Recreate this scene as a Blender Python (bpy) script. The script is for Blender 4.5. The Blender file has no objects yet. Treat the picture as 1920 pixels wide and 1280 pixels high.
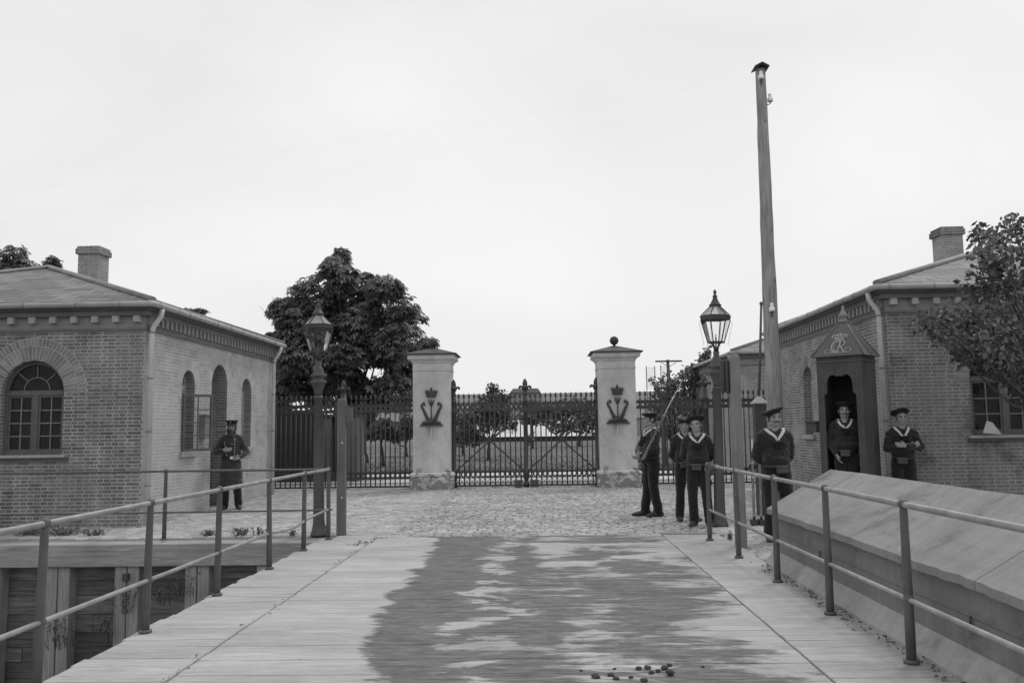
import bpy, bmesh, math, random
import numpy as np
from mathutils import Vector, Matrix, noise as mnoise
from mathutils.geometry import tessellate_polygon
from mathutils.bvhtree import BVHTree

random.seed(11)
R = math.radians
S = bpy.context.scene
COL = S.collection

# ------------------------------------------------------------------ camera
F = 1620.0                      # focal length in pixels of the 1920 wide frame
H = 1.52                        # eye height above the bridge deck
CAM = Vector((0, 0, H))
_d = Vector((48, -163, -F)).normalized()
_e = Vector((1, 0.0145, 0))
_u = _e.cross(_d).normalized()
_r = _d.cross(_u).normalized()
RW = Matrix((_r, _d, _u))       # camera axes -> world axes


def ray(px, py):
    return RW @ Vector((px - 960, 640 - py, -F))


def G(px, py, z=0.0):           # point of the ground seen at a place of the photo
    d = ray(px, py)
    return CAM + d * ((z - H) / d.z)


def AT(px, py, y):              # point at depth y
    d = ray(px, py)
    return CAM + d * (y / d.y)


def AX(px, py, x):              # point on the plane X = x
    d = ray(px, py)
    return CAM + d * (x / d.x)


cam_data = bpy.data.cameras.new('camera')
cam_data.sensor_width = 36.0
cam_data.lens = F / 1920 * 36.0
cam_data.clip_start = 0.05
cam_data.clip_end = 3000
cam = bpy.data.objects.new('camera', cam_data)
COL.objects.link(cam)
cam.matrix_world = Matrix.Translation(CAM) @ RW.to_4x4()
S.camera = cam


# ------------------------------------------------------------------ mesh builder
class MB:
    def __init__(self):
        self.v = []
        self.f = []
        self.sm = []

    def add(self, verts, faces, smooth=False):
        o = len(self.v)
        self.v.extend([tuple(p) for p in verts])
        self.f.extend([tuple(i + o for i in fc) for fc in faces])
        self.sm.extend([smooth] * len(faces))
        return self

    def box(self, x0, x1, y0, y1, z0, z1, M=None):
        v = [(x0, y0, z0), (x1, y0, z0), (x1, y1, z0), (x0, y1, z0),
             (x0, y0, z1), (x1, y0, z1), (x1, y1, z1), (x0, y1, z1)]
        if M is not None:
            v = [M @ Vector(p) for p in v]
        return self.add(v, [(0, 3, 2, 1), (4, 5, 6, 7), (0, 1, 5, 4), (1, 2, 6, 5), (2, 3, 7, 6), (3, 0, 4, 7)])

    def cbox(self, c, s, M=None):
        return self.box(c[0] - s[0] / 2, c[0] + s[0] / 2, c[1] - s[1] / 2, c[1] + s[1] / 2, c[2] - s[2] / 2, c[2] + s[2] / 2, M)

    def bar(self, a, b, w, h=None, up=(0, 0, 1)):     # square bar from a to b
        h = h or w
        a, b = Vector(a), Vector(b)
        t = (b - a).normalized()
        up = Vector(up)
        if abs(t.dot(up)) > 0.98:
            up = Vector((0, 1, 0))
        s = t.cross(up).normalized()
        n = s.cross(t).normalized()
        v = []
        for p in (a, b):
            for i, j in ((-1, -1), (1, -1), (1, 1), (-1, 1)):
                v.append(p + s * (i * w / 2) + n * (j * h / 2))
        return self.add(v, [(0, 1, 2, 3), (7, 6, 5, 4), (0, 4, 5, 1), (1, 5, 6, 2), (2, 6, 7, 3), (3, 7, 4, 0)])

    def tube(self, pts, rad, n=10, cap=True, smooth=True, flat=1.0, closed=False):
        pts = [Vector(p) for p in pts]
        m = len(pts)
        if not hasattr(rad, '__len__'):
            rad = [rad] * m
        v = []
        prev = None
        for i, p in enumerate(pts):
            if closed:
                t = pts[(i + 1) % m] - pts[i - 1]
            else:
                t = pts[min(i + 1, m - 1)] - pts[max(i - 1, 0)]
            if t.length < 1e-9:
                t = Vector((0, 0, 1))
            t.normalize()
            if prev is None:
                ref = Vector((0, 0, 1)) if abs(t.z) < 0.9 else Vector((1, 0, 0))
                s = t.cross(ref).normalized()
            else:
                s = prev - t * prev.dot(t)
                s = s.normalized() if s.length > 1e-6 else t.orthogonal().normalized()
            prev = s
            b = t.cross(s)
            for k in range(n):
                a = 2 * math.pi * k / n
                v.append(p + s * (math.cos(a) * rad[i]) + b * (math.sin(a) * rad[i] * flat))
        fs = []
        for i in range(m if closed else m - 1):
            j = (i + 1) % m
            for k in range(n):
                l = (k + 1) % n
                fs.append((i * n + k, i * n + l, j * n + l, j * n + k))
        self.add(v, fs, smooth)
        if cap and not closed:
            o = len(self.v) - len(v)
            self.f.append(tuple(o + k for k in reversed(range(n))))
            self.f.append(tuple(o + (m - 1) * n + k for k in range(n)))
            self.sm.extend([False, False])
        return self

    def lathe(self, prof, c=(0, 0, 0), n=16, smooth=True, M=None, rot=0.0):
        v = []
        for r, z in prof:
            for k in range(n):
                a = 2 * math.pi * k / n + rot
                p = Vector((c[0] + r * math.cos(a), c[1] + r * math.sin(a), c[2] + z))
                v.append(M @ p if M is not None else p)
        fs = []
        for i in range(len(prof) - 1):
            for k in range(n):
                l = (k + 1) % n
                fs.append((i * n + k, i * n + l, (i + 1) * n + l, (i + 1) * n + k))
        fs.append(tuple(reversed(range(n))))
        fs.append(tuple((len(prof) - 1) * n + k for k in range(n)))
        return self.add(v, fs, smooth)

    def ball(self, c, r, n=14, m=9, M=None):
        if not hasattr(r, '__len__'):
            r = (r, r, r)
        v = []
        for i in range(1, m):
            th = math.pi * i / m
            for k in range(n):
                a = 2 * math.pi * k / n
                v.append(Vector((r[0] * math.sin(th) * math.cos(a), r[1] * math.sin(th) * math.sin(a), r[2] * math.cos(th))))
        v.append(Vector((0, 0, r[2])))
        v.append(Vector((0, 0, -r[2])))
        if M is not None:
            v = [M @ p for p in v]
        v = [p + Vector(c) for p in v]
        fs = []
        for i in range(m - 2):
            for k in range(n):
                l = (k + 1) % n
                fs.append((i * n + k, (i + 1) * n + k, (i + 1) * n + l, i * n + l))
        t, b = (m - 1) * n, (m - 1) * n + 1
        for k in range(n):
            l = (k + 1) % n
            fs.append((k, l, t))
            fs.append(((m - 2) * n + l, (m - 2) * n + k, b))
        return self.add(v, fs, True)

    def prism(self, poly, a0, a1, to3):               # outline extruded; to3(u, v, depth)
        n = len(poly)
        v = [to3(u, w, a0) for u, w in poly] + [to3(u, w, a1) for u, w in poly]
        tri = tessellate_polygon([[Vector((u, w, 0)) for u, w in poly]])
        fs = [tuple(t) for t in tri] + [tuple(i + n for i in reversed(t)) for t in tri]
        fs += [(i, (i + 1) % n, (i + 1) % n + n, i + n) for i in range(n)]
        return self.add(v, fs)

    def build(self, name, mat, parent=None, bevel=0.0, recalc=False):
        off = Vector((0, 0, 0))
        q = parent
        while q is not None:
            off += q.location
            q = q.parent
        me = bpy.data.meshes.new(name)
        v = np.array([tuple(p) for p in self.v], dtype=np.float64).reshape(-1, 3) - np.array(off)
        me.from_pydata(v.tolist(), [], self.f)
        finish(me, self.sm, recalc)
        me.materials.append(mat)
        o = bpy.data.objects.new(name, me)
        COL.objects.link(o)
        if parent is not None:
            o.parent = parent
        if bevel:
            b = o.modifiers.new('bevel', 'BEVEL')
            b.width = bevel
            b.segments = 2
            b.limit_method = 'ANGLE'
            b.angle_limit = R(50)
        return o


def finish(me, smooth=None, recalc=False):
    if recalc:
        bm = bmesh.new()
        bm.from_mesh(me)
        bmesh.ops.recalc_face_normals(bm, faces=bm.faces)
        bm.to_mesh(me)
        bm.free()
    me.update()
    if smooth is not None and any(smooth):
        me.polygons.foreach_set('use_smooth', np.array(smooth, dtype=bool))
    # box projected UVs in metres
    nl = len(me.loops)
    npol = len(me.polygons)
    if not nl:
        return
    vi = np.zeros(nl, dtype=np.int32)
    me.loops.foreach_get('vertex_index', vi)
    co = np.zeros(len(me.vertices) * 3, dtype=np.float32)
    me.vertices.foreach_get('co', co)
    co = co.reshape(-1, 3)
    nr = np.zeros(npol * 3, dtype=np.float32)
    me.polygons.foreach_get('normal', nr)
    nr = np.abs(nr.reshape(-1, 3))
    lt = np.zeros(npol, dtype=np.int32)
    me.polygons.foreach_get('loop_total', lt)
    ax = np.repeat(np.argmax(nr * np.array([1.0, 1.001, 0.999], dtype=np.float32), axis=1), lt)
    p = co[vi]
    uv = np.empty((nl, 2), dtype=np.float32)
    uv[:, 0] = np.where(ax == 0, p[:, 1], p[:, 0])
    uv[:, 1] = np.where(ax == 2, p[:, 1], p[:, 2])
    l = me.uv_layers.new(name='uv')
    l.data.foreach_set('uv', uv.ravel())


def tag(o, label=None, cat=None, group=None, kind=None):
    if label:
        o['label'] = label
    if cat:
        o['category'] = cat
    if group:
        o['group'] = group
    if kind:
        o['kind'] = kind
    return o


def thing(name, loc, label, cat, group=None, rz=0.0):
    o = bpy.data.objects.new(name, None)
    o.empty_display_size = 0.2
    COL.objects.link(o)
    o.location = loc
    o.rotation_euler = (0, 0, rz)
    return tag(o, label, cat, group)


def copy_tree(o, parent=None):
    c = o.copy()
    COL.objects.link(c)
    if parent is not None:
        c.parent = parent
    for ch in list(o.children):
        copy_tree(ch, c)
    return c


# ------------------------------------------------------------------ materials
class NT:
    def __init__(self, name):
        self.m = bpy.data.materials.new(name)
        self.m.use_nodes = True
        self.t = self.m.node_tree
        self.b = self.t.nodes['Principled BSDF']
        self.b.inputs['Specular IOR Level'].default_value = 0.35

    def n(self, typ, **kw):
        nd = self.t.nodes.new(typ)
        for k, val in kw.items():
            if k in nd.inputs:
                if hasattr(val, 'node'):
                    self.t.links.new(val, nd.inputs[k])
                else:
                    nd.inputs[k].default_value = val
            else:
                setattr(nd, k, val)
        return nd

    def math(self, op, a, b=0.0, c=None, clamp=False):
        nd = self.t.nodes.new('ShaderNodeMath')
        nd.operation = op
        nd.use_clamp = clamp
        for i, x in enumerate((a, b, c)):
            if x is None:
                continue
            if hasattr(x, 'node'):
                self.t.links.new(x, nd.inputs[i])
            else:
                nd.inputs[i].default_value = x
        return nd.outputs[0]

    def rng(self, x, a, b, c, d, smooth=False):
        nd = self.t.nodes.new('ShaderNodeMapRange')
        if smooth:
            nd.interpolation_type = 'SMOOTHSTEP'
        self.t.links.new(x, nd.inputs[0])
        for i, val in enumerate((a, b, c, d)):
            if hasattr(val, 'node'):
                self.t.links.new(val, nd.inputs[i + 1])
            else:
                nd.inputs[i + 1].default_value = val
        return nd.outputs[0]

    def mix(self, f, a, b):                 # scalar mix
        nd = self.t.nodes.new('ShaderNodeMix')
        nd.data_type = 'FLOAT'
        for i, x in enumerate((f, None, None)):
            pass
        ins = [nd.inputs[0], nd.inputs[2], nd.inputs[3]]
        for s, x in zip(ins, (f, a, b)):
            if hasattr(x, 'node'):
                self.t.links.new(x, s)
            else:
                s.default_value = x
        return nd.outputs[0]

    def coord(self, which='Object', scale=(1, 1, 1), loc=(0, 0, 0)):
        tc = self.t.nodes.new('ShaderNodeTexCoord')
        mp = self.t.nodes.new('ShaderNodeMapping')
        mp.inputs['Scale'].default_value = scale
        mp.inputs['Location'].default_value = loc
        self.t.links.new(tc.outputs[which], mp.inputs[0])
        return mp.outputs[0]

    def world(self, scale=(1, 1, 1), loc=(0, 0, 0)):
        g = self.t.nodes.new('ShaderNodeNewGeometry')
        mp = self.t.nodes.new('ShaderNodeMapping')
        mp.inputs['Scale'].default_value = scale
        mp.inputs['Location'].default_value = loc
        self.t.links.new(g.outputs['Position'], mp.inputs[0])
        return mp.outputs[0]

    def noise(self, vec, scale=5.0, detail=4.0, rough=0.55, dist=0.0):
        nd = self.n('ShaderNodeTexNoise', Scale=scale, Detail=detail, Roughness=rough, Distortion=dist)
        self.t.links.new(vec, nd.inputs['Vector'])
        return nd.outputs[0]

    def island(self):
        return self.t.nodes.new('ShaderNodeNewGeometry').outputs['Random Per Island']

    def obj_random(self):
        return self.t.nodes.new('ShaderNodeObjectInfo').outputs['Random']

    def grey(self, x):
        nd = self.t.nodes.new('ShaderNodeCombineColor')
        for i in range(3):
            self.t.links.new(x, nd.inputs[i])
        self.t.links.new(nd.outputs[0], self.b.inputs['Base Color'])

    def bump(self, hgt, strength=0.3, dist=0.01):
        nd = self.t.nodes.new('ShaderNodeBump')
        nd.inputs['Strength'].default_value = strength
        nd.inputs['Distance'].default_value = dist
        self.t.links.new(hgt, nd.inputs['Height'])
        self.t.links.new(nd.outputs[0], self.b.inputs['Normal'])

    def rough(self, x):
        if hasattr(x, 'node'):
            self.t.links.new(x, self.b.inputs['Roughness'])
        else:
            self.b.inputs['Roughness'].default_value = x


def plain(name, v, rough=0.8, var=0.25, scale=6.0, bump=0.2, bdist=0.004, bscale=None, stretch=(1, 1, 1), metal=0.0, spec=0.35, isl=0.0):
    k = NT(name)
    c = k.coord('Object', stretch)
    a = k.noise(c, scale, 5, 0.6)
    b = k.noise(c, scale * 0.27, 3, 0.5)
    x = k.math('ADD', k.math('MULTIPLY', a, 0.6), k.math('MULTIPLY', b, 0.4))
    x = k.rng(x, 0.3, 0.7, v * (1 - var), v * (1 + var))
    if isl:
        x = k.math('MULTIPLY', x, k.rng(k.island(), 0, 1, 1 - isl, 1 + isl))
    k.grey(x)
    k.rough(rough)
    k.b.inputs['Metallic'].default_value = metal
    k.b.inputs['Specular IOR Level'].default_value = spec
    if bump:
        k.bump(k.noise(c, bscale or scale * 5, 4, 0.6), bump, bdist)
    return k.m


def brick_mat(name, br, mo, contrast=1.0, smear=0.5, bw=0.235, rh=0.0605, patch=0.0):
    k = NT(name)
    uv = k.coord('UV')
    wob = k.noise(uv, 9.0, 2, 0.5)
    cv = k.n('ShaderNodeCombineXYZ')
    k.t.links.new(k.math('MULTIPLY', k.math('SUBTRACT', wob, 0.5), 0.012), cv.inputs[1])
    ad = k.n('ShaderNodeVectorMath')
    ad.operation = 'ADD'
    k.t.links.new(uv, ad.inputs[0])
    k.t.links.new(cv.outputs[0], ad.inputs[1])
    bt = k.n('ShaderNodeTexBrick', Scale=1.0, offset=0.25, offset_frequency=2, squash=0.5, squash_frequency=2)
    bt.inputs['Mortar Size'].default_value = 0.0075
    bt.inputs['Mortar Smooth'].default_value = 0.25
    bt.inputs['Brick Width'].default_value = bw
    bt.inputs['Row Height'].default_value = rh
    bt.inputs['Color1'].default_value = (0, 0, 0, 1)
    bt.inputs['Color2'].default_value = (1, 1, 1, 1)
    bt.inputs['Mortar'].default_value = (0.5, 0.5, 0.5, 1)
    k.t.links.new(ad.outputs[0], bt.inputs['Vector'])
    fac = bt.outputs['Fac']
    tone = bt.outputs['Color']
    fine = k.noise(uv, 40.0, 4, 0.65)
    mid = k.noise(uv, 2.2, 5, 0.6)
    big = k.noise(uv, 0.55, 4, 0.6, 0.6)
    sep = k.n('ShaderNodeSeparateColor')
    k.t.links.new(tone, sep.inputs[0])
    b = k.rng(sep.outputs[0], 0, 1, br * (1 - 0.28 * contrast), br * (1 + 0.28 * contrast))
    b = k.math('MULTIPLY', b, k.rng(sep.outputs[0], 0.84, 0.9, 1.0, 1.0 - 0.38 * contrast))
    b = k.math('MULTIPLY', b, k.rng(fine, 0.3, 0.7, 0.82, 1.18))
    b = k.math('MULTIPLY', b, k.rng(mid, 0.3, 0.7, 0.80, 1.18))
    # mortar smeared flush over the brick in patches
    sm = k.rng(big, 0.42, 0.58, 0.0, smear, True)
    b = k.mix(k.math('MULTIPLY', sm, k.rng(fine, 0.35, 0.65, 0.5, 1.0)), b, mo * 0.72)
    mcol = k.math('MULTIPLY', k.rng(mid, 0.3, 0.7, 0.75, 1.1), mo)
    mf = k.math('MULTIPLY', fac, k.rng(k.noise(uv, 1.7, 4, 0.6), 0.35, 0.62, 0.5, 1.0))
    x = k.mix(mf, b, mcol)
    if patch:
        pn = k.noise(k.coord('UV', (0.8, 0.5, 1), (3.1, 1.7, 0)), 1.3, 4, 0.62)
        x = k.math('MULTIPLY', x, k.rng(pn, 0.5, 0.62, 1.0, 1.0 - patch, True))
    k.grey(x)
    k.rough(0.92)
    k.b.inputs['Specular IOR Level'].default_value = 0.15
    h = k.math('ADD', k.math('MULTIPLY', k.math('SUBTRACT', 1.0, fac), 1.0), k.math('MULTIPLY', fine, 0.5))
    k.bump(h, 0.55, 0.008)
    return k.m


def wood_mat(name, v, axis=2, var=0.3, rough=0.85, bump=0.35, isl=0.0, knots=False):
    k = NT(name)
    sc = [14, 14, 14]
    sc[axis] = 0.9
    c = k.coord('Object', sc)
    g = k.noise(c, 2.2, 6, 0.62, 0.4)
    c2 = k.coord('Object')
    b = k.noise(c2, 1.4, 4, 0.55)
    x = k.rng(g, 0.3, 0.7, v * (1 - var), v * (1 + var))
    x = k.math('MULTIPLY', x, k.rng(b, 0.3, 0.7, 0.78, 1.18))
    crack = k.rng(k.noise(c, 5.0, 2, 0.5), 0.66, 0.74, 1.0, 0.6)
    x = k.math('MULTIPLY', x, crack)
    if knots:
        vo = k.n('ShaderNodeTexVoronoi', Scale=3.2, feature='F1')
        k.t.links.new(k.coord('Object', (1, 1, 0.6)), vo.inputs['Vector'])
        x = k.math('MULTIPLY', x, k.rng(vo.outputs['Distance'], 0.05, 0.16, 0.35, 1.0, True))
    if isl:
        x = k.math('MULTIPLY', x, k.rng(k.island(), 0, 1, 1 - isl, 1 + isl))
    k.grey(x)
    k.rough(rough)
    k.b.inputs['Specular IOR Level'].default_value = 0.2
    k.bump(g, bump, 0.006)
    return k.m


def deck_mat(name, wet):
    k = NT(name)
    g = k.noise(k.world((1.1, 16, 16)), 2.4, 6, 0.65, 0.5)
    f2 = k.noise(k.world((5, 60, 60)), 3.0, 3, 0.6)
    b = k.noise(k.world((0.5, 0.9, 1)), 1.5, 5, 0.6)
    x = k.rng(g, 0.28, 0.72, 0.31, 0.52)
    x = k.math('MULTIPLY', x, k.rng(f2, 0.3, 0.7, 0.86, 1.1))
    x = k.math('MULTIPLY', x, k.rng(b, 0.3, 0.7, 0.84, 1.12))
    x = k.math('MULTIPLY', x, k.rng(k.island(), 0, 1, 0.92, 1.06))
    # scattered dark slivers of dirt along the grain
    dirt_sheen = k.rng(k.noise(k.world((1.6, 7, 1), (4, 2, 0)), 2.0, 6, 0.75), 0.60, 0.70, 1.0, 0.5, True)
    x = k.math('MULTIPLY', x, dirt_sheen)
    ro = k.rng(g, 0.3, 0.7, 0.95, 0.8)
    if wet:
        # damp trodden middle of the roadway with streaky margins
        g2 = k.t.nodes.new('ShaderNodeNewGeometry')
        sp = k.n('ShaderNodeSeparateXYZ')
        k.t.links.new(g2.outputs['Position'], sp.inputs[0])
        X, Y = sp.outputs[0], sp.outputs[1]
        st = k.noise(k.world((0.55, 4.2, 1), (1.3, 0, 0)), 1.35, 6, 0.66, 0.3)       # fine streaks along the boards
        bl = k.noise(k.world((1.05, 2.0, 1), (7.7, 3, 0)), 1.25, 7, 0.66, 0.5)      # blotches
        st3 = k.noise(k.world((0.4, 0.5, 1), (2.2, 9, 0)), 1.0, 3, 0.55)             # slow wander
        drift = k.rng(Y, 4.0, 12.0, 0.0, 0.62)
        xw_ = k.math('ADD', X, k.math('MULTIPLY', k.math('SUBTRACT', st3, 0.5), 1.5))
        xl_ = k.math('ADD', xw_, drift)                                                # left margin drifts outwards with distance
        ml = k.rng(xl_, -1.25, -0.82, -0.75, 0.50)
        mr = k.rng(xw_, 0.6, 2.35, 0.34, -0.42)
        prof = k.math('MINIMUM', ml, mr)
        def track(cx, w, amp):
            return k.math('MULTIPLY', k.rng(k.math('ABSOLUTE', k.math('SUBTRACT', xw_, cx)), 0.0, w, 1.0, 0.0, True), amp)
        prof = k.math('SUBTRACT', prof, k.math('ADD', k.math('MULTIPLY', track(0.38, 0.75, 0.40), k.rng(st3, 0.35, 0.6, 0.25, 1.0)), k.math('MULTIPLY', track(-0.45, 0.40, 0.52), k.rng(bl, 0.4, 0.6, 1.0, 0.2))))
        tt = k.math('ADD', prof, k.math('MULTIPLY', k.math('SUBTRACT', bl, 0.5), 1.75))
        tt = k.math('ADD', tt, k.math('MULTIPLY', k.math('SUBTRACT', st, 0.5), 0.75))
        wetm = k.math('MULTIPLY', k.rng(k.math('ADD', tt, k.rng(k.island(), 0, 1, -0.10, 0.10)), -0.12, 0.13, 0.0, 1.0, True), k.rng(k.noise(k.world((2.5, 9, 1)), 2.0, 6, 0.7), 0.3, 0.55, 0.72, 1.0))
        wetx = k.math('MULTIPLY', k.rng(g, 0.3, 0.7, 0.075, 0.165), k.rng(f2, 0.3, 0.7, 0.82, 1.18))
        wetx = k.math('MULTIPLY', wetx, k.rng(k.noise(k.world((2.2, 5, 1), (3, 3, 0)), 2.2, 7, 0.72), 0.3, 0.7, 0.62, 1.38))
        x = k.mix(k.math('MULTIPLY', wetm, 0.93), x, wetx)
    k.grey(x)
    k.rough(ro)
    k.b.inputs['Specular IOR Level'].default_value = 0.12
    k.bump(k.math('ADD', g, k.math('MULTIPLY', f2, 0.4)), 0.4, 0.006)
    return k.m


M = {}
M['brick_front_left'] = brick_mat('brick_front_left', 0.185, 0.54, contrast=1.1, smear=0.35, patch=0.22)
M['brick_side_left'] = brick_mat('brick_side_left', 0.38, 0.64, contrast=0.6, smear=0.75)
M['brick_front_right'] = brick_mat('brick_front_right', 0.155, 0.46, smear=0.5, patch=0.4)
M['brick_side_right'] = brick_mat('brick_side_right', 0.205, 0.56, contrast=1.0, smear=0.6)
M['brick_chimney'] = brick_mat('brick_chimney', 0.27, 0.48, contrast=1.0, smear=0.6)
M['brick_far'] = brick_mat('brick_far', 0.27, 0.5, smear=0.4)
M['voussoir'] = plain('voussoir', 0.235, 0.9, 0.3, 9, 0.4, 0.006, isl=0.25)
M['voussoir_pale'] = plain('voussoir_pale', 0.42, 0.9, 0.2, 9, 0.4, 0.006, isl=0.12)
M['mortar'] = plain('mortar', 0.52, 0.95, 0.15, 20, 0.3)
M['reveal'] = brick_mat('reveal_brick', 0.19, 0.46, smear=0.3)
M['zinc'] = plain('zinc', 0.56, 0.55, 0.16, 3, 0.1, metal=0.0, spec=0.5)
M['zinc_gutter'] = plain('zinc_gutter', 0.36, 0.55, 0.25, 3, 0.15, spec=0.5)
M['zinc_dark'] = plain('zinc_dark', 0.24, 0.6, 0.2, 3, 0.1)
M['cornice'] = plain('cornice_paint', 0.27, 0.8, 0.2, 5, 0.25)
M['fascia'] = plain('fascia_paint', 0.17, 0.8, 0.25, 4, 0.2)
M['corbel'] = plain('corbel_stone', 0.42, 0.85, 0.2, 12, 0.3)
M['win_frame'] = plain('window_paint', 0.115, 0.6, 0.25, 8, 0.15)
M['win_frame_light'] = plain('window_paint_light', 0.42, 0.6, 0.2, 8, 0.15)
M['muntin'] = plain('glazing_bar_paint', 0.21, 0.6, 0.2, 8, 0.1)
M['sill'] = plain('sill_stone', 0.36, 0.9, 0.25, 9, 0.4)
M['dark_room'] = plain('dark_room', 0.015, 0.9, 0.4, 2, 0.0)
M['iron'] = plain('black_iron', 0.06, 0.5, 0.3, 8, 0.25, 0.002, spec=0.45)
M['iron_grey'] = plain('painted_iron', 0.10, 0.55, 0.25, 9, 0.3, 0.002, spec=0.45)
M['iron_post'] = plain('railing_post_iron', 0.105, 0.6, 0.25, 8, 0.3, 0.003, spec=0.4)
M['rail'] = plain('worn_rail_pipe', 0.26, 0.45, 0.45, 7, 0.25, 0.002, stretch=(1, 1, 1), spec=0.6)
M['rail_dark'] = plain('dull_rail_pipe', 0.12, 0.5, 0.3, 7, 0.2, 0.002, spec=0.5)
M['lamp_iron'] = plain('lamp_post_iron', 0.085, 0.55, 0.25, 8, 0.25, 0.003, spec=0.4)
M['post_wood'] = wood_mat('grey_post_wood', 0.215, 2, 0.15)
M['post_wood_dark'] = wood_mat('dark_post_wood', 0.15, 2, 0.15)
M['pole_wood'] = wood_mat('pole_wood', 0.30, 2, 0.35, knots=True)
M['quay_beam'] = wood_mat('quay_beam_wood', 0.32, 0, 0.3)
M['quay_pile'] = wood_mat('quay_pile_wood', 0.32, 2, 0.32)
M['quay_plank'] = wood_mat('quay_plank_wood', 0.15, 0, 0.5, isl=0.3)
M['box_dark'] = plain('dark_box_paint', 0.06, 0.6, 0.2, 8, 0.15)
M['white_glaze'] = plain('porcelain', 0.85, 0.2, 0.04, 5, 0.0, spec=0.6)
M['stone_cap'] = plain('stone_cap', 0.40, 0.85, 0.2, 10, 0.3)
M['lead'] = plain('lead_roof', 0.055, 0.65, 0.3, 5, 0.2)
M['deck'] = deck_mat('roadway_planks', True)
M['walk'] = deck_mat('walkway_planks', False)


def slate_mat():
    k = NT('slate_roof')
    uv = k.coord('UV')
    bt = k.n('ShaderNodeTexBrick', Scale=1.0, offset=0.5, offset_frequency=2)
    bt.inputs['Mortar Size'].default_value = 0.012
    bt.inputs['Mortar Smooth'].default_value = 0.0
    bt.inputs['Brick Width'].default_value = 0.46
    bt.inputs['Row Height'].default_value = 0.27
    bt.inputs['Color1'].default_value = (0, 0, 0, 1)
    bt.inputs['Color2'].default_value = (1, 1, 1, 1)
    k.t.links.new(uv, bt.inputs['Vector'])
    sep = k.n('ShaderNodeSeparateColor')
    k.t.links.new(bt.outputs['Color'], sep.inputs[0])
    n = k.noise(uv, 6, 5, 0.6)
    x = k.rng(sep.outputs[0], 0, 1, 0.125, 0.235)
    x = k.math('MULTIPLY', x, k.rng(n, 0.3, 0.7, 0.85, 1.15))
    x = k.mix(bt.outputs['Fac'], x, 0.05)
    k.grey(x)
    k.rough(0.7)
    k.bump(k.math('SUBTRACT', 1.0, bt.outputs['Fac']), 0.6, 0.01)
    return k.m


M['slate'] = slate_mat()
M['ridge_lead'] = plain('ridge_lead', 0.22, 0.6, 0.35, 3, 0.2)
M['slate_pale'] = plain('far_slate', 0.22, 0.8, 0.1, 2, 0.0)


def glass_mat(name, ior=1.45, tint=0.9, dirt_sheen=0.0, wave=0.12):
    k = NT(name)
    k.b.inputs['Base Color'].default_value = (tint, tint, tint, 1)
    k.b.inputs['Roughness'].default_value = 0.04
    tr = k.n('ShaderNodeBsdfTransparent')
    tr.inputs[0].default_value = (tint, tint, tint, 1)
    gl = k.n('ShaderNodeBsdfGlossy')
    gl.inputs['Roughness'].default_value = 0.06
    fr = k.n('ShaderNodeFresnel', IOR=ior)
    wv = k.noise(k.coord('Object'), 3.0, 2, 0.5)
    bp = k.n('ShaderNodeBump', Strength=wave, Distance=0.02)
    k.t.links.new(wv, bp.inputs['Height'])
    k.t.links.new(bp.outputs[0], gl.inputs['Normal'])
    k.t.links.new(bp.outputs[0], fr.inputs['Normal'])
    mx = k.n('ShaderNodeMixShader')
    k.t.links.new(fr.outputs[0], mx.inputs[0])
    k.t.links.new(tr.outputs[0], mx.inputs[1])
    k.t.links.new(gl.outputs[0], mx.inputs[2])
    out = k.t.nodes['Material Output']
    if dirt_sheen:  # pale layer
        df = k.n('ShaderNodeBsdfDiffuse')
        df.inputs[0].default_value = (0.75, 0.75, 0.75, 1)
        m2 = k.n('ShaderNodeMixShader')
        k.t.links.new(k.rng(k.noise(k.coord('Object'), 4, 4, 0.6), 0.35, 0.7, dirt_sheen * 0.4, dirt_sheen), m2.inputs[0])
        k.t.links.new(mx.outputs[0], m2.inputs[1])
        k.t.links.new(df.outputs[0], m2.inputs[2])
        mx = m2
    k.t.links.new(mx.outputs[0], out.inputs['Surface'])
    return k.m


M['glass'] = glass_mat('window_glass', 1.3, 0.85, 0.02)
M['lamp_glass'] = glass_mat('lantern_glass', 1.2, 0.98, 0.04, 0.0)
M['lamp_glass_roof'] = glass_mat('lantern_roof_glass', 1.5, 0.96, 0.8, 0.0)  # strong pale layer paints the sky's reflection on the lantern roof

# ------------------------------------------------------------------ light
S.world = bpy.data.worlds.new('World')
S.world.use_nodes = True
wt = S.world.node_tree
bg = wt.nodes['Background']
sky = wt.nodes.new('ShaderNodeTexSky')
sky.sky_type = 'NISHITA'
sky.sun_disc = False
SUN_EL, SUN_AZ = R(58), R(35)           # azimuth from +Y towards +X
sky.sun_elevation = SUN_EL
sky.sun_rotation = SUN_AZ
bw = wt.nodes.new('ShaderNodeRGBToBW')
wt.links.new(sky.outputs[0], bw.inputs[0])
tc = wt.nodes.new('ShaderNodeTexCoord')
mp = wt.nodes.new('ShaderNodeMapping')
mp.inputs['Scale'].default_value = (1.0, 1.0, 2.2)
wt.links.new(tc.outputs['Generated'], mp.inputs[0])
nz = wt.nodes.new('ShaderNodeTexNoise')
nz.inputs['Scale'].default_value = 1.7
nz.inputs['Detail'].default_value = 4
nz.inputs['Roughness'].default_value = 0.45
nz.inputs['Distortion'].default_value = 0.4
wt.links.new(mp.outputs[0], nz.inputs[0])
mr = wt.nodes.new('ShaderNodeMapRange')
for i, val in enumerate((0.3, 0.7, 7.3, 9.0)):
    mr.inputs[i + 1].default_value = val
wt.links.new(nz.outputs[0], mr.inputs[0])
mx = wt.nodes.new('ShaderNodeMix')      # closed cloud deck over the clear sky
mx.data_type = 'FLOAT'
mx.inputs[0].default_value = 0.9
wt.links.new(bw.outputs[0], mx.inputs[2])
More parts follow.
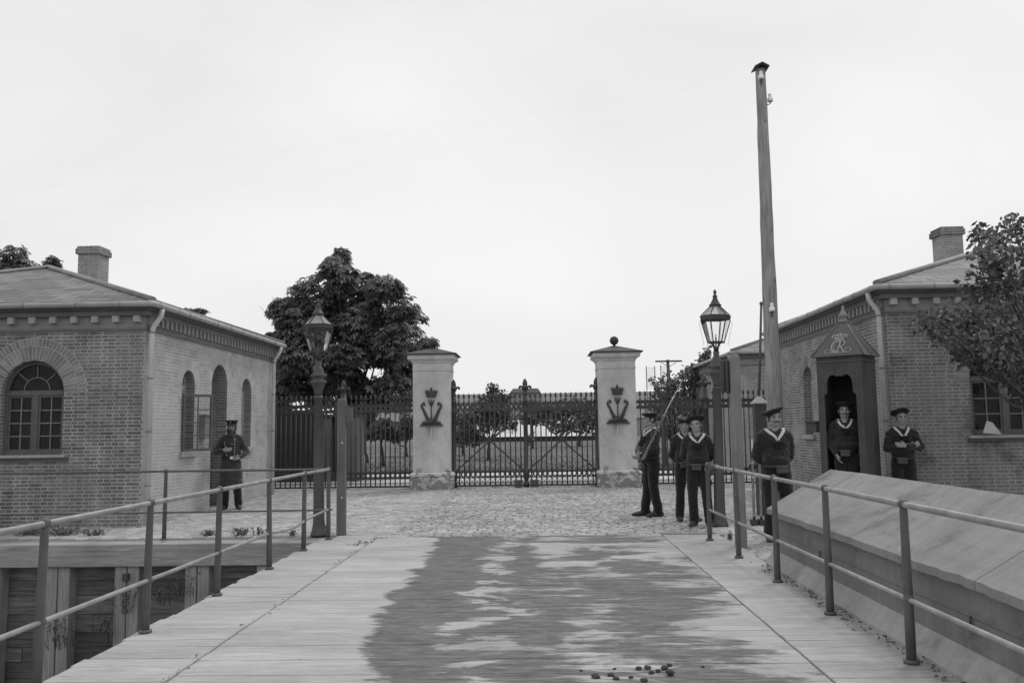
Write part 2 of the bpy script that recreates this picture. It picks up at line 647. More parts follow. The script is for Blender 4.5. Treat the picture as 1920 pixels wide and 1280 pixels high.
wt.links.new(mr.outputs[0], mx.inputs[3])
wt.links.new(mx.outputs[0], bg.inputs['Color'])
bg.inputs['Strength'].default_value = 0.1

sun_data = bpy.data.lights.new('sun', 'SUN')
sun_data.energy = 1.1
sun_data.angle = R(13)
sun = bpy.data.objects.new('sun', sun_data)
COL.objects.link(sun)
sd = Vector((math.sin(SUN_AZ) * math.cos(SUN_EL), math.cos(SUN_AZ) * math.cos(SUN_EL), math.sin(SUN_EL)))
sun.rotation_euler = sd.to_track_quat('Z', 'Y').to_euler()
sun.location = (20, 10, 30)
S.view_settings.view_transform = 'Standard'
S.view_settings.look = 'None'
S.view_settings.exposure = 0.1
S.view_settings.gamma = 1.0
# ------------------------------------------------------------------ the setting
QY = 12.45                     # quay edge
DX0, DX1 = -3.12, 2.52         # bridge deck edges
SL, SR = -2.32, 1.73           # joints between roadway and walkways
FY = 22.9                      # line of gate and fence


def ground_mat(name, v, var=0.25, scale=3.0, bump=0.5):
    k = NT(name)
    a = k.noise(k.world((1, 1, 1)), scale, 6, 0.65)
    b = k.noise(k.world((1, 1, 1)), scale * 0.15, 4, 0.6)
    x = k.math('ADD', k.math('MULTIPLY', a, 0.5), k.math('MULTIPLY', b, 0.5))
    k.grey(k.rng(x, 0.35, 0.65, v * (1 - var), v * (1 + var)))
    k.rough(0.95)
    k.b.inputs['Specular IOR Level'].default_value = 0.1
    k.bump(k.noise(k.world((1, 1, 1)), scale * 9, 4, 0.6), bump, 0.01)
    return k.m


M['earth'] = ground_mat('earth', 0.30, 0.2, 2.0)
M['sand'] = ground_mat('sand_joints', 0.20, 0.25, 5.0)
M['mud'] = ground_mat('moat_mud', 0.05, 0.5, 1.5)
M['gravel'] = ground_mat('gravel_path', 0.5, 0.12, 3.0)
M['lawn'] = ground_mat('lawn_soil', 0.15, 0.35, 1.2, 0.8)


def cobble_mat():
    k = NT('granite_setts')
    i = k.island()
    a = k.noise(k.world(), 9, 5, 0.65)
    b = k.noise(k.world((0.6, 1, 1)), 0.7, 4, 0.6)
    x = k.math('MULTIPLY', k.rng(i, 0, 1, 0.29, 0.48), k.rng(a, 0.3, 0.7, 0.8, 1.15))
    x = k.math('MULTIPLY', x, k.rng(b, 0.35, 0.65, 0.86, 1.12))
    k.grey(x)
    k.rough(0.8)
    k.b.inputs['Specular IOR Level'].default_value = 0.25
    k.bump(k.noise(k.world(), 45, 4, 0.6), 0.35, 0.004)
    return k.m


M['cobble'] = cobble_mat()
# far ground, one sheet with the moat left open
g = MB()
zz = -0.06
g.add([(-900, QY, zz), (900, QY, zz), (900, 1500, zz), (-900, 1500, zz)], [(0, 1, 2, 3)])
g.add([(DX1 - 0.02, -60, zz), (900, -60, zz), (900, QY, zz), (DX1 - 0.02, QY, zz)], [(0, 1, 2, 3)])
tag(g.build('ground', M['earth']), kind='structure')
g = MB()
g.add([(-900, -60, -2.3), (DX1, -60, -2.3), (DX1, QY + 0.1, -2.3), (-900, QY + 0.1, -2.3)], [(0, 1, 2, 3)])
tag(g.build('moat_bed', M['mud']), kind='structure')


# bridge planks, laid across
def planks(name, x0, x1, y0, y1, z, m, seed, ragged0=0.0, ragged1=0.0, cut=None):
    rnd = random.Random(seed)
    b = MB()
    y = y0
    while y < y1:
        w = rnd.uniform(0.15, 0.21)
        w = min(w, y1 - y)
        if w < 0.03:
            break
        a = x0 - rnd.random() * ragged0
        c = x1 + rnd.random() * ragged1
        if cut:
            a = max(a, cut(y + w / 2) - rnd.random() * 0.02)
        t = z + rnd.uniform(-0.002, 0.002)
        e = 0.004
        gp = rnd.choice((0.001, 0.0015, 0.002, 0.005))
        ya, yb = y + gp / 2, y + w - gp / 2
        tl = rnd.uniform(-0.002, 0.002)
        v = [(a, ya, t - 0.07), (c, ya, t - 0.07), (c, yb, t - 0.07), (a, yb, t - 0.07),
             (a + e, ya + e, t + tl), (c - e, ya + e, t - tl), (c - e, yb - e, t - tl), (a + e, yb - e, t + tl),
             (a, ya, t - e), (c, ya, t - e), (c, yb, t - e), (a, yb, t - e)]
        b.add(v, [(4, 5, 6, 7), (8, 9, 5, 4), (9, 10, 6, 5), (10, 11, 7, 6), (11, 8, 4, 7),
                  (0, 1, 9, 8), (1, 2, 10, 9), (2, 3, 11, 10), (3, 0, 8, 11), (3, 2, 1, 0)])
        y += w
    return tag(b.build(name, m), kind='structure')


planks('bridge_roadway', SL + 0.004, SR - 0.004, -4.0, 12.56, 0.0, M['deck'], 3)
planks('bridge_walkway', DX0 + 0.05, SL - 0.005, -4.0, 12.42, 0.008, M['walk'], 4, ragged0=0.05, ragged1=0.007)
planks('bridge_walkway', SR + 0.006, DX1 - 0.02, -4.0, 12.42, 0.008, M['walk'], 5, ragged0=0.006, ragged1=0.03)
b = MB()                       # carriers under the deck
for x in (DX0 + 0.12, -1.4, 0.2, DX1 - 0.15):
    b.box(x - 0.14, x + 0.14, -4, QY + 0.02, -0.42, -0.085)
tag(b.build('bridge_floor', M['quay_beam']), kind='structure')
b = MB()
b.box(-2.95, -1.9, 12.42, 12.78, -0.3, 0.004)
tag(b.build('kerb_slab', M['walk'], bevel=0.01), kind='structure')

# paving of the forecourt: one sheet of joints and the setts standing on it
b = MB()
b.add([(-30, QY + 0.1, -0.022), (30, QY + 0.1, -0.022), (30, 26.0, -0.022), (-30, 26.0, -0.022)], [(0, 1, 2, 3)])
b.add([(DX1 - 0.01, 9.6, -0.022), (30, 9.6, -0.022), (30, QY + 0.1, -0.022), (DX1 - 0.01, QY + 0.1, -0.022)], [(0, 1, 2, 3)])
tag(b.build('forecourt_bed', M['sand']), kind='structure')


def setts(name, x0, x1, y0, y1, seed, wx, wy, rough, joint, skip=None):
    rnd = random.Random(seed)
    b = MB()
    y = y0
    while y < y1:
        h = rnd.uniform(*wy)
        x = x0 - rnd.random() * wx[1]
        while x < x1:
            w = rnd.uniform(*wx)
            cx, cy = x + w / 2, y + h / 2
            wav = 0.05 * math.sin(x * 1.3 + seed) + 0.03 * math.sin(x * 3.1)
            jx, jy = rnd.uniform(0.5, 1.3) * joint, rnd.uniform(0.5, 1.3) * joint
            if skip is None or not skip(cx, cy):
                t = rnd.uniform(-rough, rough) + 0.012 * (mnoise.noise(Vector((cx * 0.8, cy * 0.8, seed)))) 
                tx, ty = rnd.uniform(-rough, rough) * 0.5, rnd.uniform(-rough, rough) * 0.5
                a0, a1, c0, c1 = x + jx / 2, x + w - jx / 2, y + wav + jy / 2, y + h + wav - jy / 2
                e = min(w, h) * rnd.uniform(0.14, 0.24)
                v = [(a0, c0, -0.03), (a1, c0, -0.03), (a1, c1, -0.03), (a0, c1, -0.03),
                     (a0, c0, t - 0.012), (a1, c0, t - 0.012), (a1, c1, t - 0.012), (a0, c1, t - 0.012),
                     (a0 + e, c0 + e, t - tx - ty), (a1 - e, c0 + e, t + tx - ty), (a1 - e, c1 - e, t + tx + ty), (a0 + e, c1 - e, t - tx + ty)]
                b.add(v, [(8, 9, 10, 11), (4, 5, 9, 8), (5, 6, 10, 9), (6, 7, 11, 10), (7, 4, 8, 11),
                          (0, 1, 5, 4), (1, 2, 6, 5), (2, 3, 7, 6), (3, 0, 4, 7)])
            x += w
        y += h
    return tag(b.build(name, M['cobble']), kind='structure')


def in_house(x, y):
    return (x < -6.6 and y > 14.35 and y < 21.6) or (x > 5.98 and y > 14.8)


setts('cobbled_road', -2.3, 2.4, 12.62, 24.6, 5, (0.11, 0.18), (0.085, 0.110), 0.007, 0.026)
setts('cobbled_pavement', -8.9, -2.35, 12.85, 24.6, 6, (0.13, 0.24), (0.09, 0.13), 0.004, 0.011, in_house)
setts('cobbled_pavement', 2.62, 9.4, 9.9, 24.6, 7, (0.13, 0.24), (0.09, 0.13), 0.004, 0.011, in_house)
b = MB()
b.add([(-60, 24.6, -0.03), (60, 24.6, -0.03), (60, 31.5, -0.03), (-60, 31.5, -0.03)], [(0, 1, 2, 3)])
tag(b.build('gravel_path', M['gravel']), kind='structure')
b = MB()
nx, ny = 40, 50
vs, fs = [], []
for j in range(ny + 1):
    for i in range(nx + 1):
        x = -70 + 140 * i / nx
        y = 31.4 + 100 * j / ny
        vs.append((x, y, 0.0 + 0.10 * mnoise.noise(Vector((x * 0.15, y * 0.12, 2))) * min(1, j / 3)))
for j in range(ny):
    for i in range(nx):
        q = j * (nx + 1) + i
        fs.append((q, q + 1, q + nx + 2, q + nx + 1))
b.add(vs, fs)
tag(b.build('lawn', M['lawn']), kind='structure')


# ------------------------------------------------------------------ timber quay wall at the moat
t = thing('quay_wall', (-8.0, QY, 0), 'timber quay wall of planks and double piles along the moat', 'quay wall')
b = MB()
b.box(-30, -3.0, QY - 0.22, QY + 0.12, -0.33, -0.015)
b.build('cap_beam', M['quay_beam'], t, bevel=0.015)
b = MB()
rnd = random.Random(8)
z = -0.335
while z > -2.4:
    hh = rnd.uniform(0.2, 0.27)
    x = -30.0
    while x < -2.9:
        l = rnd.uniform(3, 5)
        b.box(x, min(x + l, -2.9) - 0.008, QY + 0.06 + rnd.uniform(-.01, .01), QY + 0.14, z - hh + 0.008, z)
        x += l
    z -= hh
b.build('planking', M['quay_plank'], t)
pile = None
px_piles = [(-14 + i * 1.06) for i in range(11)]
px_piles = [AT(q, 1100, QY).x for q in (-521, -393, -265, -137, -9, 119, 247, 377, 510)]
for i, x in enumerate(px_piles):
    b = MB()
    b.box(x - 0.17, x - 0.006, QY - 0.17, QY + 0.055, -2.4, -0.334)
    b.box(x + 0.006, x + 0.17, QY - 0.165, QY + 0.055, -2.4, -0.334)
    b.build('pile', M['quay_pile'], t, bevel=0.012)
for x in (px_piles[6] + 0.01,):
    b = MB()
    b.box(x - 0.04, x + 0.04, QY - 0.25, QY - 0.166, -0.52, -0.42)
    b.build('bolt_block', M['iron'], t, bevel=0.01)


# ------------------------------------------------------------------ guard houses
class Frame:                   # wall frame: u runs left to right seen from outside, d goes outwards
    def __init__(self, o, u, n):
        self.o, self.u, self.n = Vector(o), Vector(u), Vector(n)

    def p(self, u, z, d=0.0):
        return self.o + self.u * u + Vector((0, 0, z)) + self.n * d


def arch(u0, u1, zs, zt, seg=20):      # outline of an arched opening, zt = crown
    r = (u1 - u0) / 2
    zc = zt - r
    c = (u0 + u1) / 2
    pts = [(u0, zs), (u1, zs)]
    for i in range(seg + 1):
        a = math.pi * i / seg
        pts.append((c + r * math.cos(a), zc + r * math.sin(a)))
    return pts


def wall(fr, length, z1, holes, m, parent, depth=0.32, rm=None, z0=-0.05):
    polys = [[Vector((0, z0, 0)), Vector((length, z0, 0)), Vector((length, z1, 0)), Vector((0, z1, 0))]]
    for h in holes:
        polys.append([Vector((u, z, 0)) for u, z in reversed(h)])
    flat = [p for q in polys for p in q]
    tri = tessellate_polygon(polys)
    b = MB()
    fs = []
    for a, c, e in tri:
        pa, pc, pe = flat[a], flat[c], flat[e]
        cr = (pc.x - pa.x) * (pe.y - pa.y) - (pc.y - pa.y) * (pe.x - pa.x)
        if abs(cr) < 1e-9:
            continue
        fs.append((a, c, e) if cr > 0 else (a, e, c))
    b.add([fr.p(p.x, p.y) for p in flat], fs)
    b.build('wall', m, parent)
    for h in holes:
        r = MB()
        n = len(h)
        v = [fr.p(u, z, 0.0) for u, z in h] + [fr.p(u, z, -depth) for u, z in h]
        r.add(v, [(i, i + n, (i + 1) % n + n, (i + 1) % n) for i in range(n)])
        r.build('reveal', rm or m, parent)


def voussoirs(fr, u0, u1, zt, r0, r1, count, parent, proud=0.004, extra=0, name='brick_arch', vm=None):
    c, r = (u0 + u1) / 2, (u1 - u0) / 2
    zc = zt - r
    b = MB()
    n = count
    for i in range(n):
        a0 = math.pi * i / n
        a1 = math.pi * (i + 1) / n
        gp = 0.005 / ((r0 + r1) / 2)
        pts = []
        for rad, aa in ((r0, a0 + gp), (r1, a0 + gp * r0 / r1), (r1, a1 - gp * r0 / r1), (r0, a1 - gp)):
            pts.append((c + rad * math.cos(aa), zc + rad * math.sin(aa)))
        v = [fr.p(u, z, proud) for u, z in pts] + [fr.p(u, z, -0.01) for u, z in pts]
        b.add(v, [(0, 1, 2, 3), (0, 4, 5, 1), (1, 5, 6, 2), (2, 6, 7, 3), (3, 7, 4, 0)])
    o = b.build(name, vm or M['voussoir'], parent)
    s = MB()
    k = 32
    pi = [(c + (r0 - 0.0) * math.cos(math.pi * i / k), zc + r0 * math.sin(math.pi * i / k)) for i in range(k + 1)]
    po = [(c + (r1 + 0.008) * math.cos(math.pi * i / k), zc + (r1 + 0.008) * math.sin(math.pi * i / k)) for i in range(k + 1)]
    s.add([fr.p(u, z, 0.0018) for u, z in pi + po], [(i, i + k + 1, i + k + 2, i + 1) for i in range(k)])
    s.build('arch_mortar', M['mortar'], o)
    return o


def fbox(b, fr, u0, u1, z0, z1, d0, d1):
    v = []
    for d in (d0, d1):
        for u, z in ((u0, z0), (u1, z0), (u1, z1), (u0, z1)):
            v.append(fr.p(u, z, d))
    b.add(v, [(0, 3, 2, 1), (4, 5, 6, 7), (0, 1, 5, 4), (1, 2, 6, 5), (2, 3, 7, 6), (3, 0, 4, 7)])


def ring(b, fr, u0, u1, zs, zt, w, d0, d1, seg=20):   # frame following an arched opening
    o = arch(u0, u1, zs, zt, seg)
    i_ = arch(u0 + w, u1 - w, zs + w, zt - w, seg)
    n = len(o)
    v = [fr.p(u, z, d1) for u, z in o] + [fr.p(u, z, d1) for u, z in i_] + [fr.p(u, z, d0) for u, z in o] + [fr.p(u, z, d0) for u, z in i_]
    fs = []
    for k in range(n):
        l = (k + 1) % n
        fs += [(k, l, l + n, k + n), (k + n, l + n, l + 3 * n, k + 3 * n), (k + 2 * n, k + 3 * n, l + 3 * n, l + 2 * n), (k, k + 2 * n, l + 2 * n, l)]
    b.add(v, fs)


def arched_window(fr, u0, u1, zs, zt, parent, dep=-0.16, cols=2, rows=4, frame=None, leaves=2, fan=True, curtain=False, fw=0.06, lite=None):
    fm = frame or M['win_frame']
    lite = lite or fm
    c, r = (u0 + u1) / 2, (u1 - u0) / 2
    zc = zt - r
    b = MB()
    ring(b, fr, u0, u1, zs, zt, fw, dep - 0.05, dep + 0.03)
    w = b.build('window', fm, parent)
    b = MB()                                      # transom and meeting post
    fbox(b, fr, u0 + fw, u1 - fw, zc - 0.05, zc + 0.03, dep - 0.04, dep + 0.035)
    if leaves == 2:
        fbox(b, fr, c - 0.045, c + 0.045, zs + fw, zc - 0.05, dep - 0.04, dep + 0.03)
    b.build('transom', fm, w)
    b = MB()
    spans = [(u0 + fw, c - 0.045), (c + 0.045, u1 - fw)] if leaves == 2 else [(u0 + fw, u1 - fw)]
    for a0, a1 in spans:                          # sash
        z0, z1 = zs + fw, zc - 0.05
        s = 0.035
        fbox(b, fr, a0, a0 + s, z0, z1, dep - 0.03, dep + 0.015)
        fbox(b, fr, a1 - s, a1, z0, z1, dep - 0.03, dep + 0.015)
        fbox(b, fr, a0 + s, a1 - s, z0, z0 + s, dep - 0.03, dep + 0.015)
        fbox(b, fr, a0 + s, a1 - s, z1 - s, z1, dep - 0.03, dep + 0.015)
    b.build('sash', fm, w)
    b = MB()
    for a0, a1 in spans:
        s = 0.035
        z0, z1 = zs + fw + s, zc - 0.05 - s
        for q in range(1, cols):
            u = a0 + s + (a1 - a0 - 2 * s) * q / cols
            fbox(b, fr, u - 0.009, u + 0.009, z0, z1, dep - 0.02, dep + 0.008)
        for q in range(1, rows):
            z = z0 + (z1 - z0) * q / rows
            fbox(b, fr, a0 + s, a1 - s, z - 0.009, z + 0.009, dep - 0.018, dep + 0.010)
    if fan:
        for aa in (45, 90, 135):
            a = R(aa)
            p0 = (c + r * 0.42 * math.cos(a), zc + 0.03 + r * 0.42 * math.sin(a))
            p1 = (c + (r - fw) * math.cos(a), zc + (r - fw) * math.sin(a))
            b.bar(fr.p(*p0, dep), fr.p(*p1, dep), 0.012)
        arc = [fr.p(c + r * 0.42 * math.cos(math.pi * i / 12), zc + 0.03 + r * 0.42 * math.sin(math.pi * i / 12), dep) for i in range(13)]
        for i in range(12):
            b.bar(arc[i], arc[i + 1], 0.013)
    b.build('glazing_grid', lite, w)
    g = MB()
    h = arch(u0 + fw * 0.5, u1 - fw * 0.5, zs + fw * 0.5, zt - fw * 0.5)
    g.add([fr.p(u, z, dep - 0.012) for u, z in h], [tuple(range(len(h)))])
    g.build('pane', M['glass'], w)
    if curtain:
        k = MB()
        n = 40
        for side in (0, 1):
            vs = []
            for i in range(n + 1):
                u = u0 + 0.03 + (c - u0 - 0.06) * i / n + side * (c - u0)
                d = dep - 0.10 + 0.02 * math.sin(i * 1.1 + side)
                vs += [fr.p(u, zs + 0.05, d), fr.p(u, zt - 0.05 - abs(u - c) * 0.5, d)]
            k.add(vs, [(2 * i, 2 * i + 2, 2 * i + 3, 2 * i + 1) for i in range(n)], True)
        k.build('curtain', M['linen'], w)
    return w


M['linen'] = plain('window_linen', 0.55, 0.95, 0.15, 4, 0.1)


def house(name, label, mirror, xw, yf, yb, width, zg, m_front, m_side, side_open, front_open, loc_group, detail=True, chimney=None, far=False):
    """xw: X of the side wall facing the road; mirror=1: house lies to the left of the road, -1: to the right."""
    t = thing(name, (xw - mirror * width / 2, (yf + yb) / 2, 0), label, 'guardhouse', loc_group)
    length = yb - yf
    zw = zg - 0.16
    xo = xw - mirror * width
    if mirror == 1:
        side = Frame((xw, yf, 0), (0, 1, 0), (1, 0, 0))
        front = Frame((xo, yf, 0), (1, 0, 0), (0, -1, 0))
    else:
        side = Frame((xw, yb, 0), (0, -1, 0), (-1, 0, 0))
        front = Frame((xw, yf, 0), (1, 0, 0), (0, -1, 0))
    back = Frame((xo, yb, 0), (0, -1, 0), (-1, 0, 0)) if mirror == 1 else Frame((xo, yf, 0), (0, 1, 0), (1, 0, 0))

    def su(y):
        return y - yf if mirror == 1 else yb - y

    def fu(x):
        return x - xo if mirror == 1 else x - xw
    sh = []
    for kind, ya, yb_, zs, zt in side_open:
        a, c = sorted((su(ya), su(yb_)))
        sh.append((kind, a, c, zs, zt))
    fh = [('window', *sorted((fu(a), fu(c))), zs, zt) for a, c, zs, zt in front_open]
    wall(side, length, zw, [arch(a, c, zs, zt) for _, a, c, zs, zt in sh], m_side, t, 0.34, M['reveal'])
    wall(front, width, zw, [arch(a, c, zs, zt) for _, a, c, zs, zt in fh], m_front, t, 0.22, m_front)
    wall(back, length, zw, [], m_front, t)
    rear = Frame((xo + (width if mirror == 1 else 0), yb, 0), (-1, 0, 0), (0, 1, 0)) if mirror == 1 else Frame((xo, yb, 0), (-1, 0, 0), (0, 1, 0))
    wall(rear, width, zw, [], m_front, t)
    b = MB()                                        # near-black box behind the panes, the dark of unlit rooms put into its colour
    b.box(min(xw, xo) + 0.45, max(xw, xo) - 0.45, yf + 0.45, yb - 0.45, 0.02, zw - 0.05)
    b.build('dark_room_box', M['dark_room'], t)
    for kind, a, c, zs, zt in sh:
        r = (c - a) / 2
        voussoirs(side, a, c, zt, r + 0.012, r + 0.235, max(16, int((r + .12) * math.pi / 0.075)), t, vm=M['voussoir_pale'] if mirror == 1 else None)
        if kind == 'door':
            d = MB()
            fbox(d, side, a, c, zs, zt - r + 0.02, -0.40, -0.345)
            h = arch(a, c, zt - r + 0.02, zt)
            d.add([side.p(u, z, -0.345) for u, z in h], [tuple(range(len(h)))])
            dd = d.build('door', M['reveal'], t)
        elif kind == 'open':
            h = arch(a, c, zs, zt)
            w = arched_window(side, a, c, zs, zt, t, -0.2, 1, 4, M['win_frame_light'], 2, False, True, 0.045)
        else:
            arched_window(side, a, c, zs, zt, t, -0.2, 2, 5, M['win_frame_light'], 1, False, True, 0.045)
        if kind != 'door':
            s = MB()
            fbox(s, side, a - 0.06, c + 0.06, zs - 0.10, zs - 0.002, -0.2, 0.07)
            s.build('sill', M['sill'], t, bevel=0.008)
    for _, a, c, zs, zt in fh:
        r = (c - a) / 2
        voussoirs(front, a, c, zt, r + 0.012, r + 0.245, 31, t)
        voussoirs(front, a, c, zt, r + 0.262, r + 0.385, 40, t, 0.004)
        arched_window(front, a, c, zs, zt, t, -0.13, 2, 4 if mirror == 1 else 3, lite=M['muntin'])
        s = MB()
        fbox(s, front, a - 0.09, c + 0.09, zs - 0.05, zs - 0.002, -0.13, 0.09)
        s.build('sill', M['sill'], t, bevel=0.008)
        s = MB()
        fbox(s, front, a - 0.09, c + 0.12, zs - 0.10, zs - 0.052, -0.02, 0.05)
        s.build('sill_board', M['win_frame'], t, bevel=0.006)

    # cornice: string course, frieze, corbels, boards
    def bandx(b, z0, z1, d):
        lo, hi = min(xw, xo) - d, max(xw, xo) + d
        b.box(lo, hi, yf - d, yb + d, z0, z1)
    b = MB()
    bandx(b, zg - 0.46, zg - 0.42, 0.03)
    b.build('string_course', M['fascia'], t)
    b = MB()
    bandx(b, zg - 0.418, zg - 0.22, 0.012)
    b.build('frieze', M['cornice'], t)
    b = MB()
    bandx(b, zg - 0.218, zg - 0.13, 0.10)
    bandx(b, zg - 0.128, zg - 0.04, 0.17)
    b.build('eaves_board', M['fascia'], t)
    if detail:
        cb = MB()
        if far:
            xs = [0.2 + 0.38 * i for i in range(int((width - 0.2) / 0.38))]
        xs = [0.10 + 0.36 * i for i in range(int((width - 0.1) / 0.36) + 1)]
        first = None
        nn = 0
        for u in xs:
            uu = width - u if mirror == 1 else u
            k = MB()
            fbox(k, front, uu - 0.055, uu + 0.055, zg - 0.33, zg - 0.222, 0.0125, 0.11)
            if not far and nn < 14:
                k.build('corbel', M['corbel'], t, bevel=0.006)
                nn += 1
        k0 = MB()
        k0.box(0, 0, 0, 0, 0, 0)
        y = 0.12
        while y < length:
            u = y if mirror == 1 else length - y
            k = MB()
            fbox(k, side, u - 0.045, u + 0.045, zg - 0.37, zg - 0.222, 0.0125, 0.10)
            k.build('dentil', M['cornice'], t)
            y += 0.192

    # roof
    ov = 0.22
    lo, hi = min(xw, xo) - ov, max(xw, xo) + ov
    ya, yc = yf - ov, yb + ov
    hw = (hi - lo) / 2
    mid = (lo + hi) / 2
    rise = hw * 0.335
    z0 = zg + 0.02
    A, B, C, D = Vector((lo, ya, z0)), Vector((hi, ya, z0)), Vector((hi, yc, z0)), Vector((lo, yc, z0))
    E, Fp = Vector((mid, ya + hw, z0 + rise)), Vector((mid, yc - hw, z0 + rise))
    if Fp.y < E.y:
        Fp = E.copy()
        Fp.y += 0.02
    k = MB()
    k.add([A, B, C, D, E, Fp], [(0, 1, 4), (1, 2, 5, 4), (2, 3, 5), (3, 0, 4, 5), (3, 2, 1, 0)])
    roof = k.build('roof', M['slate'], t)
    k = MB()
    for p, q in ((A, E), (B, E), (E, Fp), (C, Fp), (D, Fp)):
        k.tube([p + Vector((0, 0, 0.01)), q + Vector((0, 0, 0.02))], 0.075, 8, flat=0.7)
    k.build('ridge_cap', M['ridge_lead'], roof)
    # gutter: half round with seams
    k = MB()
    go = ov + 0.03
    gz = zg - 0.045
    lo2, hi2, y2, y3 = min(xw, xo) - go, max(xw, xo) + go, yf - go, yb + go
    cxg = xw + mirror * go
    k.tube([(lo2 if mirror == 1 else hi2, y2, gz), (cxg - mirror * 0.03, y2, gz), (cxg, y2 + 0.03, gz), (cxg, y3, gz)], 0.052, 10)
    gut = k.build('gutter', M['zinc_gutter'], t)
    k = MB()
    rr = random.Random(3)
    q = lo2 + 0.2
    while q < hi2:
        k = MB()
        k.tube([(q, y2, gz), (q + 0.018, y2, gz)], 0.058, 10)
        k.build('gutter_bracket', M['zinc_dark'], gut)
        q += rr.choice([0.75, 0.5, 0.9])
    q = y2 + 0.2
    while q < y3:
        k = MB()
        k.tube([(xw + mirror * go, q, gz), (xw + mirror * go, q + 0.018, gz)], 0.058, 10)
        k.build('gutter_bracket', M['zinc_dark'], gut)
        q += rr.choice([0.75, 0.5, 0.9])
    # down pipes at the road side corners
    for yy, sgn in ((yf + 0.10, -1), (yb - 0.12, 1)):
        k = MB()
        X = xw + mirror * 0.085
        k.tube([(xw + mirror * go, yy - 0.0, gz - 0.05), (xw + mirror * (go - 0.01), yy, gz - 0.16), (X + mirror * 0.03, yy, gz - 0.34), (X, yy, gz - 0.44), (X, yy, 0.0)], 0.045, 10)
        dp = k.build('down_pipe', M['zinc'], t)
        k = MB()
        for zz_ in (gz - 0.46, 2.45, 1.55, 0.65):
            k.tube([(X, yy, zz_), (X, yy, zz_ + 0.03)], 0.052, 10)
        k.build('pipe_clip', M['zinc_dark'], dp)
    if chimney:
        cx, cy, top = chimney
        k = MB()
        zb = zg + 0.5
        k.box(cx - 0.255, cx + 0.255, cy - 0.255, cy + 0.255, zb, top - 0.2)
        ch = k.build('chimney', M['brick_chimney'], roof)
        k = MB()
        k.box(cx - 0.305, cx + 0.305, cy - 0.305, cy + 0.305, top - 0.2, top - 0.06)
        k.box(cx - 0.28, cx + 0.28, cy - 0.28, cy + 0.28, top - 0.06, top)
        k.build('chimney_cap', m_front, roof, bevel=0.01)
    return t, side, front


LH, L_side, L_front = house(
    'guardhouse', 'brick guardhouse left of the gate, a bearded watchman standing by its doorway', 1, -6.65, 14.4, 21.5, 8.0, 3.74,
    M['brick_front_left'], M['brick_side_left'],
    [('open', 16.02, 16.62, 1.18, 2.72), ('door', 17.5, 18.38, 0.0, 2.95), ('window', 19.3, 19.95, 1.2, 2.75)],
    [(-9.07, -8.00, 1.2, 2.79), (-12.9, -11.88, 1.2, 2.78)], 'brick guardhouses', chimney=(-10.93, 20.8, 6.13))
RH, R_side, R_front = house(
    'guardhouse', 'brick guardhouse right of the gate, behind the sentry box and the leafy tree', -1, 6.0, 14.85, 21.7, 8.0, 3.86,
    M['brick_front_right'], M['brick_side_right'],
    [('window', 15.9, 16.5, 1.25, 2.8), ('door', 17.0, 17.85, 0.0, 2.95), ('window', 19.0, 19.66, 1.3, 2.8)],
    [(7.33, 8.55, 1.3, 2.88), (11.2, 12.4, 1.3, 2.88)], 'brick guardhouses', chimney=(10.2, 21.3, 6.28))
FH, F_side, F_front = house(
    'guardhouse', 'farther brick building beyond the fence, glimpsed left of the telegraph pole', -1, 6.55, 28.3, 36.5, 8.0, 3.92,
    M['brick_far'], M['brick_far'], [], [(9.0, 10.0, 1.3, 2.85)], 'brick guardhouses', far=True)

# open casement swung out from the first side window of the left house
b = MB()
hx, hy = -6.64, 16.03
sw = Frame((hx, hy, 0), Vector((0.62, 0.80, 0)).normalized(), Vector((0.80, -0.62, 0)).normalized())
wd, z0, z1 = 0.62, 1.19, 2.26
ang = AT(373, 770, 16.4)
fbox(b, sw, 0, 0.04, z0, z1, 0, 0.04)
fbox(b, sw, wd - 0.05, wd, z0, z1, 0, 0.04)
fbox(b, sw, 0.04, wd - 0.05, z0, z0 + 0.05, 0, 0.04)
fbox(b, sw, 0.04, wd - 0.05, z1 - 0.05, z1, 0, 0.04)
for q in (1, 2, 3):
    z = z0 + 0.05 + (z1 - z0 - 0.1) * q / 4
    fbox(b, sw, 0.04, wd - 0.05, z - 0.009, z + 0.009, 0.01, 0.03)
fbox(b, sw, wd * 0.5 - 0.009, wd * 0.5 + 0.009, z0 + 0.05, z1 - 0.05, 0.012, 0.028)
cs = b.build('casement', M['win_frame'], LH)
b = MB()
b.add([sw.p(u, z, 0.02) for u, z in ((0.03, z0 + 0.03), (wd - 0.03, z0 + 0.03), (wd - 0.03, z1 - 0.03), (0.03, z1 - 0.03))], [(0, 1, 2, 3)])
b.build('pane', M['glass'], cs)

# things hung on the walls
t = thing('letter_box', (-6.6, 17.0, 1.5), 'small pale box hung on the brick wall beside the open casement', 'box')
b = MB()
b.box(-6.646, -6.53, 16.88, 17.16, 1.42, 1.86)
b.build('body', M['zinc_dark'], t, bevel=0.01)
b = MB()
b.box(-6.646, -6.50, 16.86, 17.18, 1.862, 1.89)
b.build('lid', M['zinc_dark'], t)
t = thing('letter_box', (5.9, 18.0, 1.4), 'dark wooden box hung on the wall behind the sentry box', 'box')
b = MB()
b.box(5.70, 5.994, 17.95, 18.6, 1.36, 1.56)
b.build('body', M['box_dark'], t, bevel=0.01)
b = MB()
b.box(5.67, 5.994, 17.92, 18.63, 1.562, 1.59)
b.build('lid', M['box_dark'], t)
t = thing('bell_pull', (5.95, 17.9, 0.9), 'bell pull with a pale oval plate on the wall left of the sentry box', 'bell pull')
b = MB()
b.ball((5.965, 17.95, 1.19), (0.035, 0.09, 0.13))
b.build('plate', M['stone_cap'], t)
b = MB()
